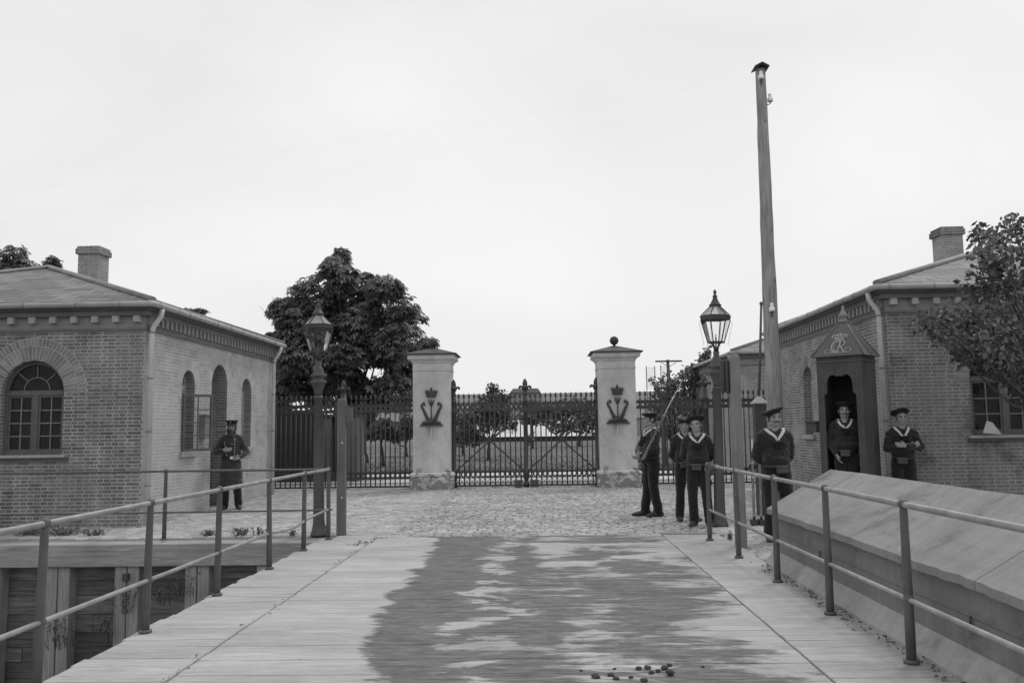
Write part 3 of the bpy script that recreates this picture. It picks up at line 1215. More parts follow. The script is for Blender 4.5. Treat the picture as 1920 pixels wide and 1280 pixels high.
b.tube([(5.94, 17.95, 1.07), (5.94, 17.95, 0.55)], 0.018, 8)
b.tube([(5.94, 17.95, 0.60), (5.94, 17.95, 0.48)], 0.035, 8)
b.build('rod', M['iron'], t)
t = tag(MB().prism([(0, 0), (0.30, -0.03), (0.16, 0.17), (0.07, 0.2)], 0, 0.01, lambda u, w, d: Vector((7.42 + u, 14.71 - d - 0.02 * u, 1.34 + w))).build('paper_sheet', M['linen']),
        'pale paper sheet propped inside the lower corner of the right guardhouse window', 'paper')
# ------------------------------------------------------------------ gate pillars
M['stucco'] = None


def stucco_mat():
    k = NT('stained_stucco')
    c = k.coord('Object')
    a = k.noise(c, 3.0, 6, 0.62)
    b = k.noise(k.coord('Object', (1, 1, 0.45)), 1.1, 4, 0.6)
    f = k.noise(c, 30, 4, 0.6)
    x = k.rng(a, 0.3, 0.7, 0.54, 0.72)
    x = k.math('MULTIPLY', x, k.rng(b, 0.35, 0.65, 0.82, 1.1))
    sp = k.n('ShaderNodeSeparateXYZ')
    k.t.links.new(k.coord('Object'), sp.inputs[0])
    # flaking dirty crust in ragged patches low on the pillar
    zz = k.rng(sp.outputs[2], 0.1, 1.35, 0.17, -0.22)
    n = k.math('ADD', k.noise(k.coord('Object', (1.4, 1.4, 1.9)), 2.6, 6, 0.72), zz)
    st = k.rng(n, 0.585, 0.66, 0.0, 0.55, True)
    x = k.math('MULTIPLY', x, k.math('SUBTRACT', 1.0, st))
    rx_ = k.noise(k.coord('Object', (16, 1, 0.8)), 1.0, 3, 0.6)
    rm = k.math('MULTIPLY', k.rng(k.math('ABSOLUTE', sp.outputs[0]), 0.02, 0.2, 1, 0, True), k.math('MULTIPLY', k.rng(sp.outputs[2], 1.2, 1.55, 0, 1, True), k.rng(sp.outputs[2], 1.60, 1.63, 1, 0, True)))
    rm = k.math('MULTIPLY', rm, k.rng(rx_, 0.35, 0.6, 0.1, 0.75))
    x = k.math('MULTIPLY', x, k.math('SUBTRACT', 1.0, rm))
    x = k.math('MULTIPLY', x, k.rng(f, 0.3, 0.7, 0.9, 1.06))
    k.grey(x)
    k.rough(0.92)
    k.b.inputs['Specular IOR Level'].default_value = 0.12
    k.bump(k.math('ADD', k.math('MULTIPLY', f, 0.5), n), 0.3, 0.008)
    return k.m


M['stucco'] = stucco_mat()


def sq(b, cx, cy, w, z0, z1, w1=None):
    w1 = w if w1 is None else w1
    v = []
    for ww, z in ((w, z0), (w1, z1)):
        for i, j in ((-1, -1), (1, -1), (1, 1), (-1, 1)):
            v.append((cx + i * ww / 2, cy + j * ww / 2, z))
    b.add(v, [(0, 3, 2, 1), (4, 5, 6, 7), (0, 1, 5, 4), (1, 2, 6, 5), (2, 3, 7, 6), (3, 0, 4, 7)])


def dolphin(b, s, cx, cy, z0):                       # one of the crossed dolphins, s = side the tail rises on
    pts = [(-0.24, 0.035, 0.030), (-0.17, 0.050, 0.052), (-0.08, 0.065, 0.060), (0.03, 0.095, 0.060), (0.11, 0.17, 0.052), (0.155, 0.27, 0.046),
           (0.195, 0.37, 0.040), (0.245, 0.45, 0.034), (0.262, 0.505, 0.030), (0.235, 0.545, 0.026), (0.20, 0.535, 0.024)]
    b.tube([(cx + s * x, cy - 0.02 - 0.012 * s, z0 + z) for x, z, r in pts], [r * 1.15 for *_, r in pts], 10, flat=0.8)
    for dx, dz in ((0.155, 0.56), (0.16, 0.49), (0.19, 0.60)):
        b.tube([(cx + s * 0.205, cy - 0.03, z0 + 0.535), (cx + s * dx, cy - 0.03, z0 + dz)], [0.022, 0.012], 7)


def pillar(px, label, ball_y):
    Y0 = 22.45
    c = AT(px, 800, Y0)
    cx, cy = c.x, Y0 + 0.5
    z = lambda yy: AT(px, yy + (0 if px < 1000 else -4.5), Y0).z
    t = thing('gate_pillar', (cx, cy, 0), label, 'gate pillar', 'stuccoed gate pillars')
    b = MB()
    sq(b, cx, cy, 1.12, -0.02, z(893))
    b.build('plinth', M['stucco'], t, bevel=0.015)
    b = MB()
    sq(b, cx, cy, 1.16, z(893) + 0.001, z(889))
    sq(b, cx, cy, 1.16, z(889) + 0.001, z(885), 1.02)
    b.build('base_moulding', M['stucco'], t, bevel=0.008)
    b = MB()
    sq(b, cx, cy, 0.97, z(885) + 0.001, z(695))
    b.build('shaft', M['stucco'], t, bevel=0.012)
    b = MB()
    sq(b, cx, cy, 1.0, z(695) + 0.001, z(692.5))
    sq(b, cx, cy, 0.975, z(692.5) + 0.001, z(680))
    sq(b, cx, cy, 1.03, z(680) + 0.001, z(677))
    sq(b, cx, cy, 1.05, z(677) + 0.001, z(673), 1.19)
    sq(b, cx, cy, 1.22, z(673) + 0.001, z(665))
    b.build('cornice', M['stucco'], t, bevel=0.006)
    b = MB()
    sq(b, cx, cy, 1.36, z(665) + 0.001, z(663))
    sq(b, cx, cy, 1.34, z(663) + 0.001, z(650), 0.16)
    cap = b.build('cap_roof', M['lead'], t, bevel=0.006)
    b = MB()
    b.lathe([(0.05, 0), (0.035, 0.03), (0.04, 0.06)], (cx, cy, z(650) - 0.01), 12)
    b.ball((cx, cy, z(650) + 0.15), 0.118, 18, 12)
    b.build('ball', M['lead'], cap)
    # iron emblem: crown, trident flower, crossed dolphins
    f = cy - 0.485
    ze = z(797.5)
    e = MB()
    dolphin(e, 1, cx, f, ze + 0.02)
    dolphin(e, -1, cx, f + 0.006, ze + 0.02)
    e.box(cx - 0.29, cx + 0.29, f - 0.05, f + 0.02, ze - 0.015, ze + 0.035)
    em = e.build('emblem', M['iron'], t)
    e = MB()
    e.tube([(cx, f - 0.03, ze + 0.03), (cx, f - 0.03, ze + 0.66)], 0.014, 8)
    for s in (-1, 0, 1):
        e.tube([(cx, f - 0.03, ze + 0.50), (cx + s * 0.035, f - 0.035, ze + 0.57), (cx + s * 0.075, f - 0.035, ze + 0.67)], [0.022, 0.024, 0.010], 8)
    e.build('trident', M['iron'], em)
    e = MB()
    zc = ze + 0.735
    e.prism([(-0.115, 0), (0.115, 0), (0.125, 0.035), (0.165, 0.16), (0.14, 0.15), (0.09, 0.165), (0.045, 0.15), (0, 0.17), (-0.045, 0.15), (-0.09, 0.165), (-0.14, 0.15), (-0.165, 0.16), (-0.125, 0.035)],
            0.06, -0.01, lambda u, w, d: Vector((cx + u, f - d, zc + w)))
    e.tube([(cx - 0.12, f - 0.062, zc + 0.02), (cx + 0.12, f - 0.062, zc + 0.02)], 0.018, 8)
    for u in (-0.14, -0.07, 0.07, 0.14):
        e.ball((cx + u, f - 0.03, zc + 0.175), 0.016, 8, 6)
    e.ball((cx, f - 0.03, zc + 0.20), 0.034, 10, 7)
    e.ball((cx, f - 0.03, zc + 0.245), 0.018, 8, 6)
    e.build('crown', M['iron'], em)
    return t, cx


PL, plx = pillar(809, 'pale stuccoed gate pillar whose ball finial stands against the dark chestnut tree', 640)
PR, prx = pillar(1159, 'pale stuccoed gate pillar whose ball finial stands against the open sky', 636)

# ------------------------------------------------------------------ gate and fence
GZ = lambda yy: AT(985, yy, FY).z
Z_TIP, Z_B1, Z_B0, Z_C1, Z_C0, Z_R = GZ(735), GZ(755), GZ(767.5), GZ(882.5), GZ(893), 0.05


def hole_band(b, x0, x1, y, z0, z1, n, r):
    seg = 14
    w = (x1 - x0) / n
    zc = (z0 + z1) / 2
    th = 0.012
    for i in range(n):
        cx = x0 + w * (i + 0.5)
        outer, inner = [], []
        for k in range(seg):
            a = 2 * math.pi * (k + 0.5) / seg
            ca, sa = math.cos(a), math.sin(a)
            s = min((w / 2) / max(abs(ca), 1e-6), ((z1 - z0) / 2) / max(abs(sa), 1e-6))
            outer.append((cx + ca * s, zc + sa * s))
            inner.append((cx + ca * r, zc + sa * r))
        v = [(u, y - th, z) for u, z in outer + inner] + [(u, y + th, z) for u, z in outer + inner]
        fs = []
        for k in range(seg):
            l = (k + 1) % seg
            fs += [(k, l, l + seg, k + seg), (k + 2 * seg, k + 3 * seg, l + 3 * seg, l + 2 * seg), (k + seg, l + seg, l + 3 * seg, k + 3 * seg)]
        b.add(v, fs)
    b.box(x0, x1, y - 0.024, y + 0.024, z1, z1 + 0.026)
    b.box(x0, x1, y - 0.024, y + 0.024, z0 - 0.026, z0)


def fleur(b, x, y, z, faces=4, skip=()):
    b.lathe([(0.062, -0.04), (0.072, 0.0), (0.055, 0.03), (0.05, 0.10), (0.07, 0.16), (0.072, 0.20)], (x, y, z), 12)
    b.lathe([(0.03, 0.17), (0.062, 0.22), (0.068, 0.27), (0.055, 0.33), (0.028, 0.385), (0.004, 0.41)], (x, y, z), 12)
    for k, (i, j) in enumerate(((1, 0), (-1, 0), (0, -1), (0, 1))):
        if k in skip:
            continue
        b.tube([(x + i * 0.03, y + j * 0.03, z + 0.09), (x + i * 0.08, y + j * 0.08, z + 0.19), (x + i * 0.12, y + j * 0.12, z + 0.205), (x + i * 0.145, y + j * 0.145, z + 0.17)],
               [0.03, 0.03, 0.03, 0.034], 9)
        b.ball((x + i * 0.145, y + j * 0.145, z + 0.17), 0.036, 9, 6)


def bar_mesh(ztop, zbot):
    b = MB()
    b.tube([(0, 0, zbot), (0, 0, ztop - 0.24)], 0.0165, 8)
    b.lathe([(0.016, -0.24), (0.026, -0.235), (0.026, -0.215), (0.013, -0.205), (0.011, -0.14), (0.026, -0.13), (0.034, -0.105), (0.022, -0.05), (0.002, 0.0)], (0, 0, ztop), 8)
    return b


BAR = None


def add_bars(root, xs, y):
    global BAR
    for x in xs:
        if BAR is None:
            o = bar_mesh(Z_TIP, 0.03).build('bar', M['iron'])
            BAR = o.data
        else:
            o = bpy.data.objects.new('bar', BAR)
            COL.objects.link(o)
        o.parent = root
        o.location = Vector((x, y, 0)) - root.location


def posts_iron(root, x, y, top, skip=(), w=0.06, name='post'):
    b = MB()
    b.lathe([(w * 1.35, 0.0), (w * 1.35, 0.10), (w, 0.14), (w, Z_C0 - 0.06), (w * 1.25, Z_C0 - 0.05), (w * 1.25, Z_C1 + 0.05), (w, Z_C1 + 0.06),
             (w, Z_B0 - 0.08), (w * 1.25, Z_B0 - 0.07), (w * 1.25, Z_B0 - 0.03), (w, Z_B0 - 0.02), (w, Z_B1 + 0.02), (w * 1.25, Z_B1 + 0.03), (w * 1.25, Z_B1 + 0.07), (w, Z_B1 + 0.08), (w * 0.95, top - 0.4)],
            (x, y, 0), 12)
    o = b.build(name, M['iron'], root)
    b = MB()
    fleur(b, x, y, top - 0.41, skip=skip)
    b.build('finial', M['iron'], o)
    return o


xa, xc, xb = AT(851, 800, FY).x, AT(985.5, 800, FY).x, AT(1119.5, 800, FY).x


def leaf(x0, x1, s, label):
    t = thing('gate_leaf', ((x0 + x1) / 2, FY, 0), label, 'gate', 'iron gate leaves')
    hinge, meet = (x0, x1) if s == 1 else (x1, x0)
    posts_iron(t, hinge, FY, GZ(709), skip=(1,) if s == 1 else (0,), w=0.062, name='hinge_post')
    if s == 1:
        posts_iron(t, meet, FY, GZ(709), w=0.058, name='meeting_post')
    a, c = x0 + 0.06, x1 - 0.06
    n = 14
    st = (x1 - x0) / n
    add_bars(t, [x0 + st * i for i in range(1, n)], FY)
    b = MB()
    hole_band(b, a, c, FY, Z_B0, Z_B1, n, 0.038)
    b.build('upper_band', M['iron'], t)
    b = MB()
    hole_band(b, a, c, FY, Z_C0, Z_C1, n, 0.044)
    b.build('lower_band', M['iron'], t)
    b = MB()
    b.box(a, c, FY - 0.025, FY + 0.025, 0.03, 0.075)
    b.build('bottom_rail', M['iron'], t)
    for q, (p0, p1) in enumerate((((a, Z_C1 + 0.02), (c, Z_B0 - 0.02)), ((a, Z_B0 - 0.02), (c, Z_C1 + 0.02)))):
        b = MB()
        b.bar((p0[0], FY - 0.026 - 0.012 * q, p0[1]), (p1[0], FY - 0.026 - 0.012 * q, p1[1]), 0.012, 0.042)
        b.build('brace', M['iron'], t)
    b = MB()
    for i in range(n):
        u0, u1 = x0 + st * i, x0 + st * (i + 1)
        if i in (0, n - 1):
            u0, u1 = max(u0, a), min(u1, c)
        b.bar((u0, FY - 0.02, 0.07), (u1, FY - 0.02, Z_C0 - 0.02), 0.018, 0.010)
        b.bar((u0, FY - 0.031, Z_C0 - 0.02), (u1, FY - 0.031, 0.07), 0.018, 0.010)
    b.build('lattice', M['iron'], t)
    b = MB()
    m = meet - s * 0.21
    b.box(m - 0.11, m + 0.11, FY - 0.05, FY - 0.037, 0.0, 0.19)
    b.lathe([(0.03, 0), (0.04, 0.04), (0.038, 0.12), (0.02, 0.15)], (m, FY - 0.085, 0.0), 10)
    b.build('gate_stop', M['iron_grey'], t)
    return t


leaf(xa, xc, 1, 'wrought iron gate leaf next to the pillar backed by the chestnut, carrying the middle post')
leaf(xc, xb, -1, 'wrought iron gate leaf nearer the sailor with the shouldered rifle')


def fence(x0, x1, px_post, label):
    t = thing('iron_fence', ((x0 + x1) / 2, FY, 0), label, 'fence', 'iron fences beside the gate')
    xp = AT(px_post, 800, FY).x
    posts_iron(t, xp, FY, GZ(707), w=0.075)
    for a, c in ((x0, xp - 0.075), (xp + 0.075, x1)):
        n = max(1, int(round((c - a) / 0.132)))
        st = (c - a) / n
        add_bars(t, [a + st * i for i in range(1, n)], FY)
        b = MB()
        hole_band(b, a, c, FY, Z_B0, Z_B1, n, 0.036)
        b.build('upper_band', M['iron'], t)
        b = MB()
        hole_band(b, a, c, FY, Z_C0, Z_C1, n, 0.040)
        b.build('lower_band', M['iron'], t)
        b = MB()
        b.box(a, c, FY - 0.025, FY + 0.025, 0.03, 0.075)
        b.build('bottom_rail', M['iron'], t)
    return t


fence(-7.35, plx - 0.5, 644, 'spear topped iron fence running from the pale brick house side to the pillar')
fence(prx + 0.5, 6.6, 1324, 'spear topped iron fence behind the group of sailors')


# ------------------------------------------------------------------ street lamps
def lamp(base, sc, label, rot=0.0, clutter=True, leanr=0.0):
    t = thing('street_lamp', (0, 0, 0), label, 'street lamp', 'gas lamps')
    b = MB()
    b.lathe([(0.135, 0), (0.125, 0.03), (0.10, 0.12), (0.088, 0.22), (0.084, 0.4), (0.078, 1.2), (0.062, 2.08), (0.075, 2.09), (0.075, 2.115), (0.06, 2.13)], (0, 0, 0), 16)
    post = b.build('post', M['lamp_iron'], t)
    b = MB()
    b.lathe([(0.06, 2.13), (0.063, 2.18), (0.075, 2.24), (0.105, 2.31), (0.125, 2.335), (0.125, 2.36), (0.075, 2.37), (0.085, 2.41), (0.10, 2.43), (0.10, 2.46), (0.08, 2.48), (0.085, 2.52), (0.06, 2.57), (0.045, 2.60), (0.05, 2.67), (0.042, 2.675)], (0, 0, 0), 16)
    for k in range(3):
        a = 2 * math.pi * k / 3 + 0.6
        b.ball((0.105 * math.cos(a), 0.105 * math.sin(a), 2.445), 0.035, 9, 6)
    b.build('capital', M['lamp_iron'], t)
    lan = None
    n = 6
    r0, r1 = 0.128, 0.232
    z0, z1, z2 = 2.82, 3.17, 3.25
    P = lambda r, z, k: Vector((r * math.cos(2 * math.pi * k / n + rot), r * math.sin(2 * math.pi * k / n + rot), z))
    b = MB()
    for k in range(n):
        b.bar(P(r0, z0, k), P(r1, z1, k), 0.014)
        b.bar(P(r0, z0, k), P(r0, z0, k + 1), 0.022)
        b.bar(P(r1 - 0.01, z2, k), P(0.065, 3.40, k), 0.014)
    for k in range(n):
        v = [P(r1 + 0.0, z1, k), P(r1, z1, k + 1), P(r1 + 0.012, z2 - 0.01, k + 1), P(r1 + 0.012, z2 - 0.01, k), P(r1 - 0.03, z1, k), P(r1 - 0.03, z1, k + 1), P(r1 - 0.03, z2 - 0.01, k + 1), P(r1 - 0.03, z2 - 0.01, k)]
        b.add(v, [(0, 1, 2, 3), (5, 4, 7, 6), (3, 2, 6, 7), (1, 0, 4, 5)])
    lan = b.build('lantern', M['iron'], t)
    b = MB()
    for k in range(n):
        b.add([P(r0 - 0.004, z0 + 0.01, k), P(r0 - 0.004, z0 + 0.01, k + 1), P(r1 - 0.008, z1, k + 1), P(r1 - 0.008, z1, k)], [(0, 1, 2, 3)])
    b.build('glass', M['lamp_glass'], lan)
    b = MB()
    for k in range(n):
        b.add([P(r1 - 0.02, z2 - 0.006, k), P(r1 - 0.02, z2 - 0.006, k + 1), P(0.06, 3.395, k + 1), P(0.06, 3.395, k)], [(0, 1, 2, 3)])
    b.build('roof_glass', M['lamp_glass_roof'], lan)
    b = MB()
    b.lathe([(0.09, 3.39), (0.10, 3.405), (0.075, 3.43), (0.045, 3.49), (0.03, 3.53), (0.042, 3.545), (0.03, 3.56), (0.015, 3.575), (0.026, 3.60), (0.026, 3.625), (0.006, 3.655)], (0, 0, 0), 14)
    b.build('finial', M['iron'], lan)
    b = MB()
    for k in range(4):
        a = math.pi / 2 * k + rot + math.pi / 4
        c, s = math.cos(a), math.sin(a)
        b.tube([(0.03 * c, 0.03 * s, 2.66), (0.04 * c, 0.04 * s, 2.74), (0.075 * c, 0.075 * s, 2.80), (0.12 * c, 0.12 * s, 2.815)], 0.011, 7)
    b.build('bracket', M['iron'], t)
    b = MB()
    b.tube([(0, 0, 2.66), (0, 0, 2.90)], 0.012, 8)
    b.tube([(0, 0, 2.90), (0, 0, 2.95)], 0.007, 6)
    b.build('burner', M['iron_grey'], lan)
    if clutter:
        b = MB()
        for k in range(n):
            a = P(r1 + 0.03, z1 - 0.02, k)
            c = P(r0 + 0.06, z0 - 0.03, k)
            b.tube([a, c, c + Vector((0, 0, -0.02)) + (c - Vector((0, 0, c.z))).normalized() * 0.02], 0.0025, 5)
        b.build('stay_wire', M['iron_grey'], lan)
    t.location = base
    t.scale = (sc, sc, sc)
    t.rotation_euler = (0, leanr, 0)
    return t


p = G(1350, 985)
lamp((p.x, p.y, 0), 1.0, 'gas lamp on a dark post behind the two sailors, lantern against bright sky', 0.0, True, 0.016)
p = G(598, 1003)
lamp((p.x, p.y, 0), 0.965, 'gas lamp at the quay corner, lantern against the chestnut foliage', 0.12, False, -0.012)
p = AT(1243, 745, 33)
lamp((p.x, 33, 0), 0.93, 'small distant gas lamp beyond the fence, above the rifle sailor', 0.2, False)

# ------------------------------------------------------------------ timber posts
p = G(640, 1003)
t = thing('timber_post', (p.x, p.y, 0), 'grey squared timber post at the inner end of the long bent railing', 'post', 'squared timber posts')
b = MB()
ht = AT(637, 747, p.y).z
w = 0.062
b.add([(p.x + i * w, p.y + j * w, z) for z in (0, ht - 0.03) for i, j in ((-1, -1), (1, -1), (1, 1), (-1, 1))] + [(p.x + i * w * 0.7, p.y + j * w * 0.7, ht) for i, j in ((-1, -1), (1, -1), (1, 1), (-1, 1))],
      [(0, 1, 5, 4), (1, 2, 6, 5), (2, 3, 7, 6), (3, 0, 4, 7), (4, 5, 9, 8), (5, 6, 10, 9), (6, 7, 11, 10), (7, 4, 8, 11), (8, 9, 10, 11)])
b.build('shaft', M['post_wood_dark'], t, bevel=0.008)
b = MB()
b.prism([(0.063, ht - 0.12), (0.155, ht - 0.14), (0.155, ht - 0.33), (0.12, ht - 0.37), (0.063, ht - 0.37)], -0.05, 0.05, lambda u, z, d: Vector((p.x + u, p.y + d, z)))
b.build('catch_block', M['iron_grey'], t, bevel=0.008)
for zz in (0.55, 1.35):
    b = MB()
    b.ball((p.x + 0.02, p.y - 0.062, zz), (0.016, 0.012, 0.016), 8, 6)
    b.build('bolt', M['zinc'], t)

p = G(1390, 1025)
t = thing('timber_post', (p.x, p.y, 0), 'tall grey squared timber post beside the pole, dark boards fixed to its top', 'post', 'squared timber posts')
b = MB()
ht = AT(1390, 664, p.y).z
w = 0.064
b.add([(p.x + i * w, p.y + j * w, z) for z in (0, ht - 0.05) for i, j in ((-1, -1), (1, -1), (1, 1), (-1, 1))] + [(p.x + i * w * 0.72, p.y + j * w * 0.72, ht) for i, j in ((-1, -1), (1, -1), (1, 1), (-1, 1))],
      [(0, 1, 5, 4), (1, 2, 6, 5), (2, 3, 7, 6), (3, 0, 4, 7), (4, 5, 9, 8), (5, 6, 10, 9), (6, 7, 11, 10), (7, 4, 8, 11), (8, 9, 10, 11)])
b.build('shaft', M['post_wood'], t, bevel=0.008)
for q in (0, 1):
    b = MB()
    xx = p.x - 0.066 - 0.05 * (q + 1)
    b.lathe([(0.022, -0.49 + ht), (0.027, -0.47 + ht), (0.027, -0.09 + ht), (0.02, -0.07 + ht)], (xx + 0.022, p.y + 0.02 * q, 0), 10)
    b.box(xx - 0.002, xx + 0.046, p.y + 0.01, p.y + 0.06, ht - 0.47, ht - 0.08)
    b.build('fender_board', M['box_dark'], t)

# ------------------------------------------------------------------ vent post with pipe
c = AT(1425, 790, 15.1)
t = thing('vent_post', (c.x, 15.1, 0), 'dark boxed post with pale pyramid cap and tall thin pipe beside the telegraph pole', 'vent post')
ht = AT(1424, 757, 15.1).z
b = MB()
b.box(c.x - 0.10, c.x + 0.10, 15.0, 15.2, 0, ht)
b.build('casing', M['box_dark'], t, bevel=0.01)
b = MB()
sq(b, c.x, 15.1, 0.25, ht + 0.001, ht + 0.02)
sq(b, c.x, 15.1, 0.24, ht + 0.021, ht + 0.13, 0.06)
b.build('cap', M['stone_cap'], t)
b = MB()
b.tube([(c.x, 15.1, ht + 0.1), (AT(1427.5, 569, 15.1).x, 15.1, AT(1427, 569, 15.1).z)], 0.022, 8)
b.ball((AT(1427.5, 569, 15.1).x, 15.1, AT(1427, 569, 15.1).z), 0.036, 10, 7)
b.build('pipe', M['iron_grey'], t)

# ------------------------------------------------------------------ telegraph poles
PY = 15.9
p0, p1 = AT(1453.5, 800, PY), AT(1425.5, 131, PY)
dirp = (p1 - p0) / (p1.z - p0.z)
base = p0 - dirp * p0.z
t = thing('telegraph_pole', (base.x, base.y, 0), 'tall round wooden telegraph pole with white insulators and small roofed top', 'pole', 'telegraph poles')
b = MB()
pts, rad = [], []
rnd = random.Random(2)
for i in range(26):
    q = i / 25
    z = p1.z * q
    pts.append(base + dirp * z + Vector((rnd.uniform(-.006, .006), 0, 0)))
    rad.append((0.165 - 0.075 * q) * rnd.uniform(0.97, 1.04))
b.tube(pts, rad, 16)
pole = b.build('shaft', M['pole_wood'], t)
b = MB()
tp = p1 + Vector((0, 0, 0.01))
for s in (-1, 1):
    v = [tp + Vector((0, -0.17, 0.055)), tp + Vector((0, 0.17, 0.055)), tp + Vector((s * 0.135, 0.15, -0.01)), tp + Vector((s * 0.135, -0.15, -0.01))]
    b.add(v + [q + Vector((0, 0, 0.025)) for q in v], [(0, 1, 2, 3), (7, 6, 5, 4), (0, 3, 7, 4), (1, 0, 4, 5), (2, 1, 5, 6), (3, 2, 6, 7)])
b.build('roof_cap', M['box_dark'], t, recalc=True)
ins = [AT(1427, 144, PY - 0.13), AT(1444, 186, PY), AT(1447.5, 579, PY - 0.17)]
for k, q in enumerate(ins):
    b = MB()
    b.lathe([(0.028, -0.045), (0.052, -0.05), (0.055, -0.02), (0.05, 0.02), (0.033, 0.03), (0.03, 0.06), (0.036, 0.075), (0.03, 0.10), (0.01, 0.115)], q, 14)
    io = b.build('insulator', M['white_glaze'], t)
    b = MB()
    if k == 1:
        b.tube([(q.x, q.y, q.z - 0.04), (q.x, q.y, q.z - 0.09), (q.x - 0.05, q.y, q.z - 0.11), (q.x - 0.09, q.y, q.z - 0.06)], 0.01, 7)
    else:
        b.tube([(q.x, q.y, q.z - 0.04), (q.x, q.y, q.z - 0.13), (q.x, q.y + 0.07, q.z - 0.13)], 0.012, 7)
    b.build('hook', M['iron'], io)
for k, (q, ex, ey) in enumerate(((ins[0], -60, 372), (ins[1], -60, 428))):
    e = AT(ex, ey, 15.0)
    pts = []
    for i in range(25):
        f = i / 24
        v = q.lerp(e, f) + Vector((0, 0, -0.03 * 4 * f * (1 - f)))
        pts.append(v)
    b = MB()
    b.tube(pts, 0.0003, 5)
    tag(b.build('telegraph_wire', M['iron_grey']), ['upper thin telegraph wire crossing the sky from the pole top', 'lower thin telegraph wire crossing the sky from the side insulator'][k], 'wire', 'telegraph wires')

c = AT(1260, 800, 62)
top = AT(1260, 674, 62).z
t = thing('telegraph_pole', (c.x, 62, 0), 'distant telegraph pole with one braced crossarm above the trees', 'pole', 'telegraph poles')
b = MB()
b.tube([(c.x, 62, 0), (c.x - 0.15, 62, top)], [0.17, 0.11], 10)
b.build('shaft', M['box_dark'], t)
b = MB()
b.box(c.x - 1.05, c.x + 0.85, 61.86, 61.96, top - 0.17, top - 0.06)
b.bar((c.x - 0.65, 61.9, top - 0.2), (c.x - 0.15, 61.9, top - 0.5), 0.035)
b.bar((c.x + 0.45, 61.9, top - 0.2), (c.x - 0.05, 61.9, top - 0.5), 0.035)
b.build('crossarm', M['box_dark'], t)
for px, n2, ya, yb, w2, lab in ((1223, 10, 690, 760, 0.50, 'distant ladder-like wire rack, the taller open one'), (1249, 9, 688, 745, 0.42, 'distant ladder-like wire rack close to the crossarm pole')):
    c = AT(px, 800, 58)
    za, zb = AT(px, ya, 58).z, AT(px, yb, 58).z
    t = thing('wire_rack', (c.x, 58, 0), lab, 'wire rack', 'distant wire racks')
    for s in (-0.55, 0.55):
        b = MB()
        b.tube([(c.x + s * w2, 58, 0), (c.x + s * w2, 58, za + 0.15)], 0.028, 6)
        b.build('upright', M['iron_grey'], t)
    for i in range(n2):
        b = MB()
        zz = za - (za - zb) * 0.6 * i / n2
        b.tube([(c.x - w2 * 0.72, 57.97, zz), (c.x + w2 * 0.72, 57.97, zz)], 0.013, 5)
        b.build('rung', M['iron_grey'], t)


# ------------------------------------------------------------------ railings
RPOST = random.Random(44)


def rail_post(root, x, y, zt, zl, m, r0=0.031, r1=0.025):
    b = MB()
    lx, ly = RPOST.uniform(-.012, .012), RPOST.uniform(-.014, .014)
    b.tube([(x + lx, y + ly, 0.01), (x + lx * 0.7, y + ly * 0.7, 0.3), (x, y, zt - 0.045), (x, y, zt)], [r0, r0 * 0.98, r1, r1 * 0.9], 10)
    b.ball((x, y, zt + 0.003), (0.034, 0.040, 0.036), 12, 8)
    b.ball((x, y, zl), (0.031, 0.034, 0.034), 12, 8)
    o = b.build('post', m, root)
    b = MB()
    b.lathe([(0.05, 0.012), (0.05, 0.03), (r0, 0.035)], (x + lx, y + ly, 0), 10)
    b.build('foot_plate', m, o)
    return o


ZT, ZL = 0.985, 0.40
LX = -3.02
t = thing('iron_railing', (LX, 8, 0), 'pipe railing along the moat side of the bridge, turning along the quay', 'railing', 'pipe railings of the bridge')
ys = [2.4, 3.85, 5.28, 6.73, 8.2, 9.72, 11.2, 12.28]
for y in ys:
    x = LX if y < 12 else -2.97
    rail_post(t, x, y, ZT, ZL, M['iron_post'])
b = MB()
b.tube([(LX, 0.8, ZT), (LX, 9.72, ZT), (LX, 11.2, ZT), (-2.965, 12.3, ZT)], 0.0205, 12)
b.build('top_rail', M['rail'], t)
b = MB()
pts = []
for i in range(24):
    y = 0.8 + (12.34 - 0.8) * i / 23
    pts.append((LX + (0.05 * max(0, (y - 11.2)) if y > 11.2 else 0), y, ZL - 0.06 * math.exp(-((y - 10.6) / 0.5) ** 2) + (0.03 * max(0, y - 11.3))))
b.tube(pts, 0.0165, 10)
b.build('lower_rail', M['rail'], t)
for x in (-5.36, -8.02, -10.7, -13.4):
    rail_post(t, x, 12.42, ZT, ZL + 0.01, M['iron_post'], 0.03, 0.024)
b = MB()
b.tube([(-2.965, 12.3, ZT), (-3.3, 12.40, ZT - 0.002), (-5.36, 12.42, ZT), (-14, 12.42, ZT)], 0.017, 10)
b.build('top_rail', M['rail_dark'], t)
b = MB()
b.tube([(-2.93, 12.34, ZL + 0.02), (-3.1, 12.40, ZL + 0.01), (-5.36, 12.42, ZL), (-14, 12.42, ZL)], 0.0135, 10)
b.build('lower_rail', M['rail_dark'], t)

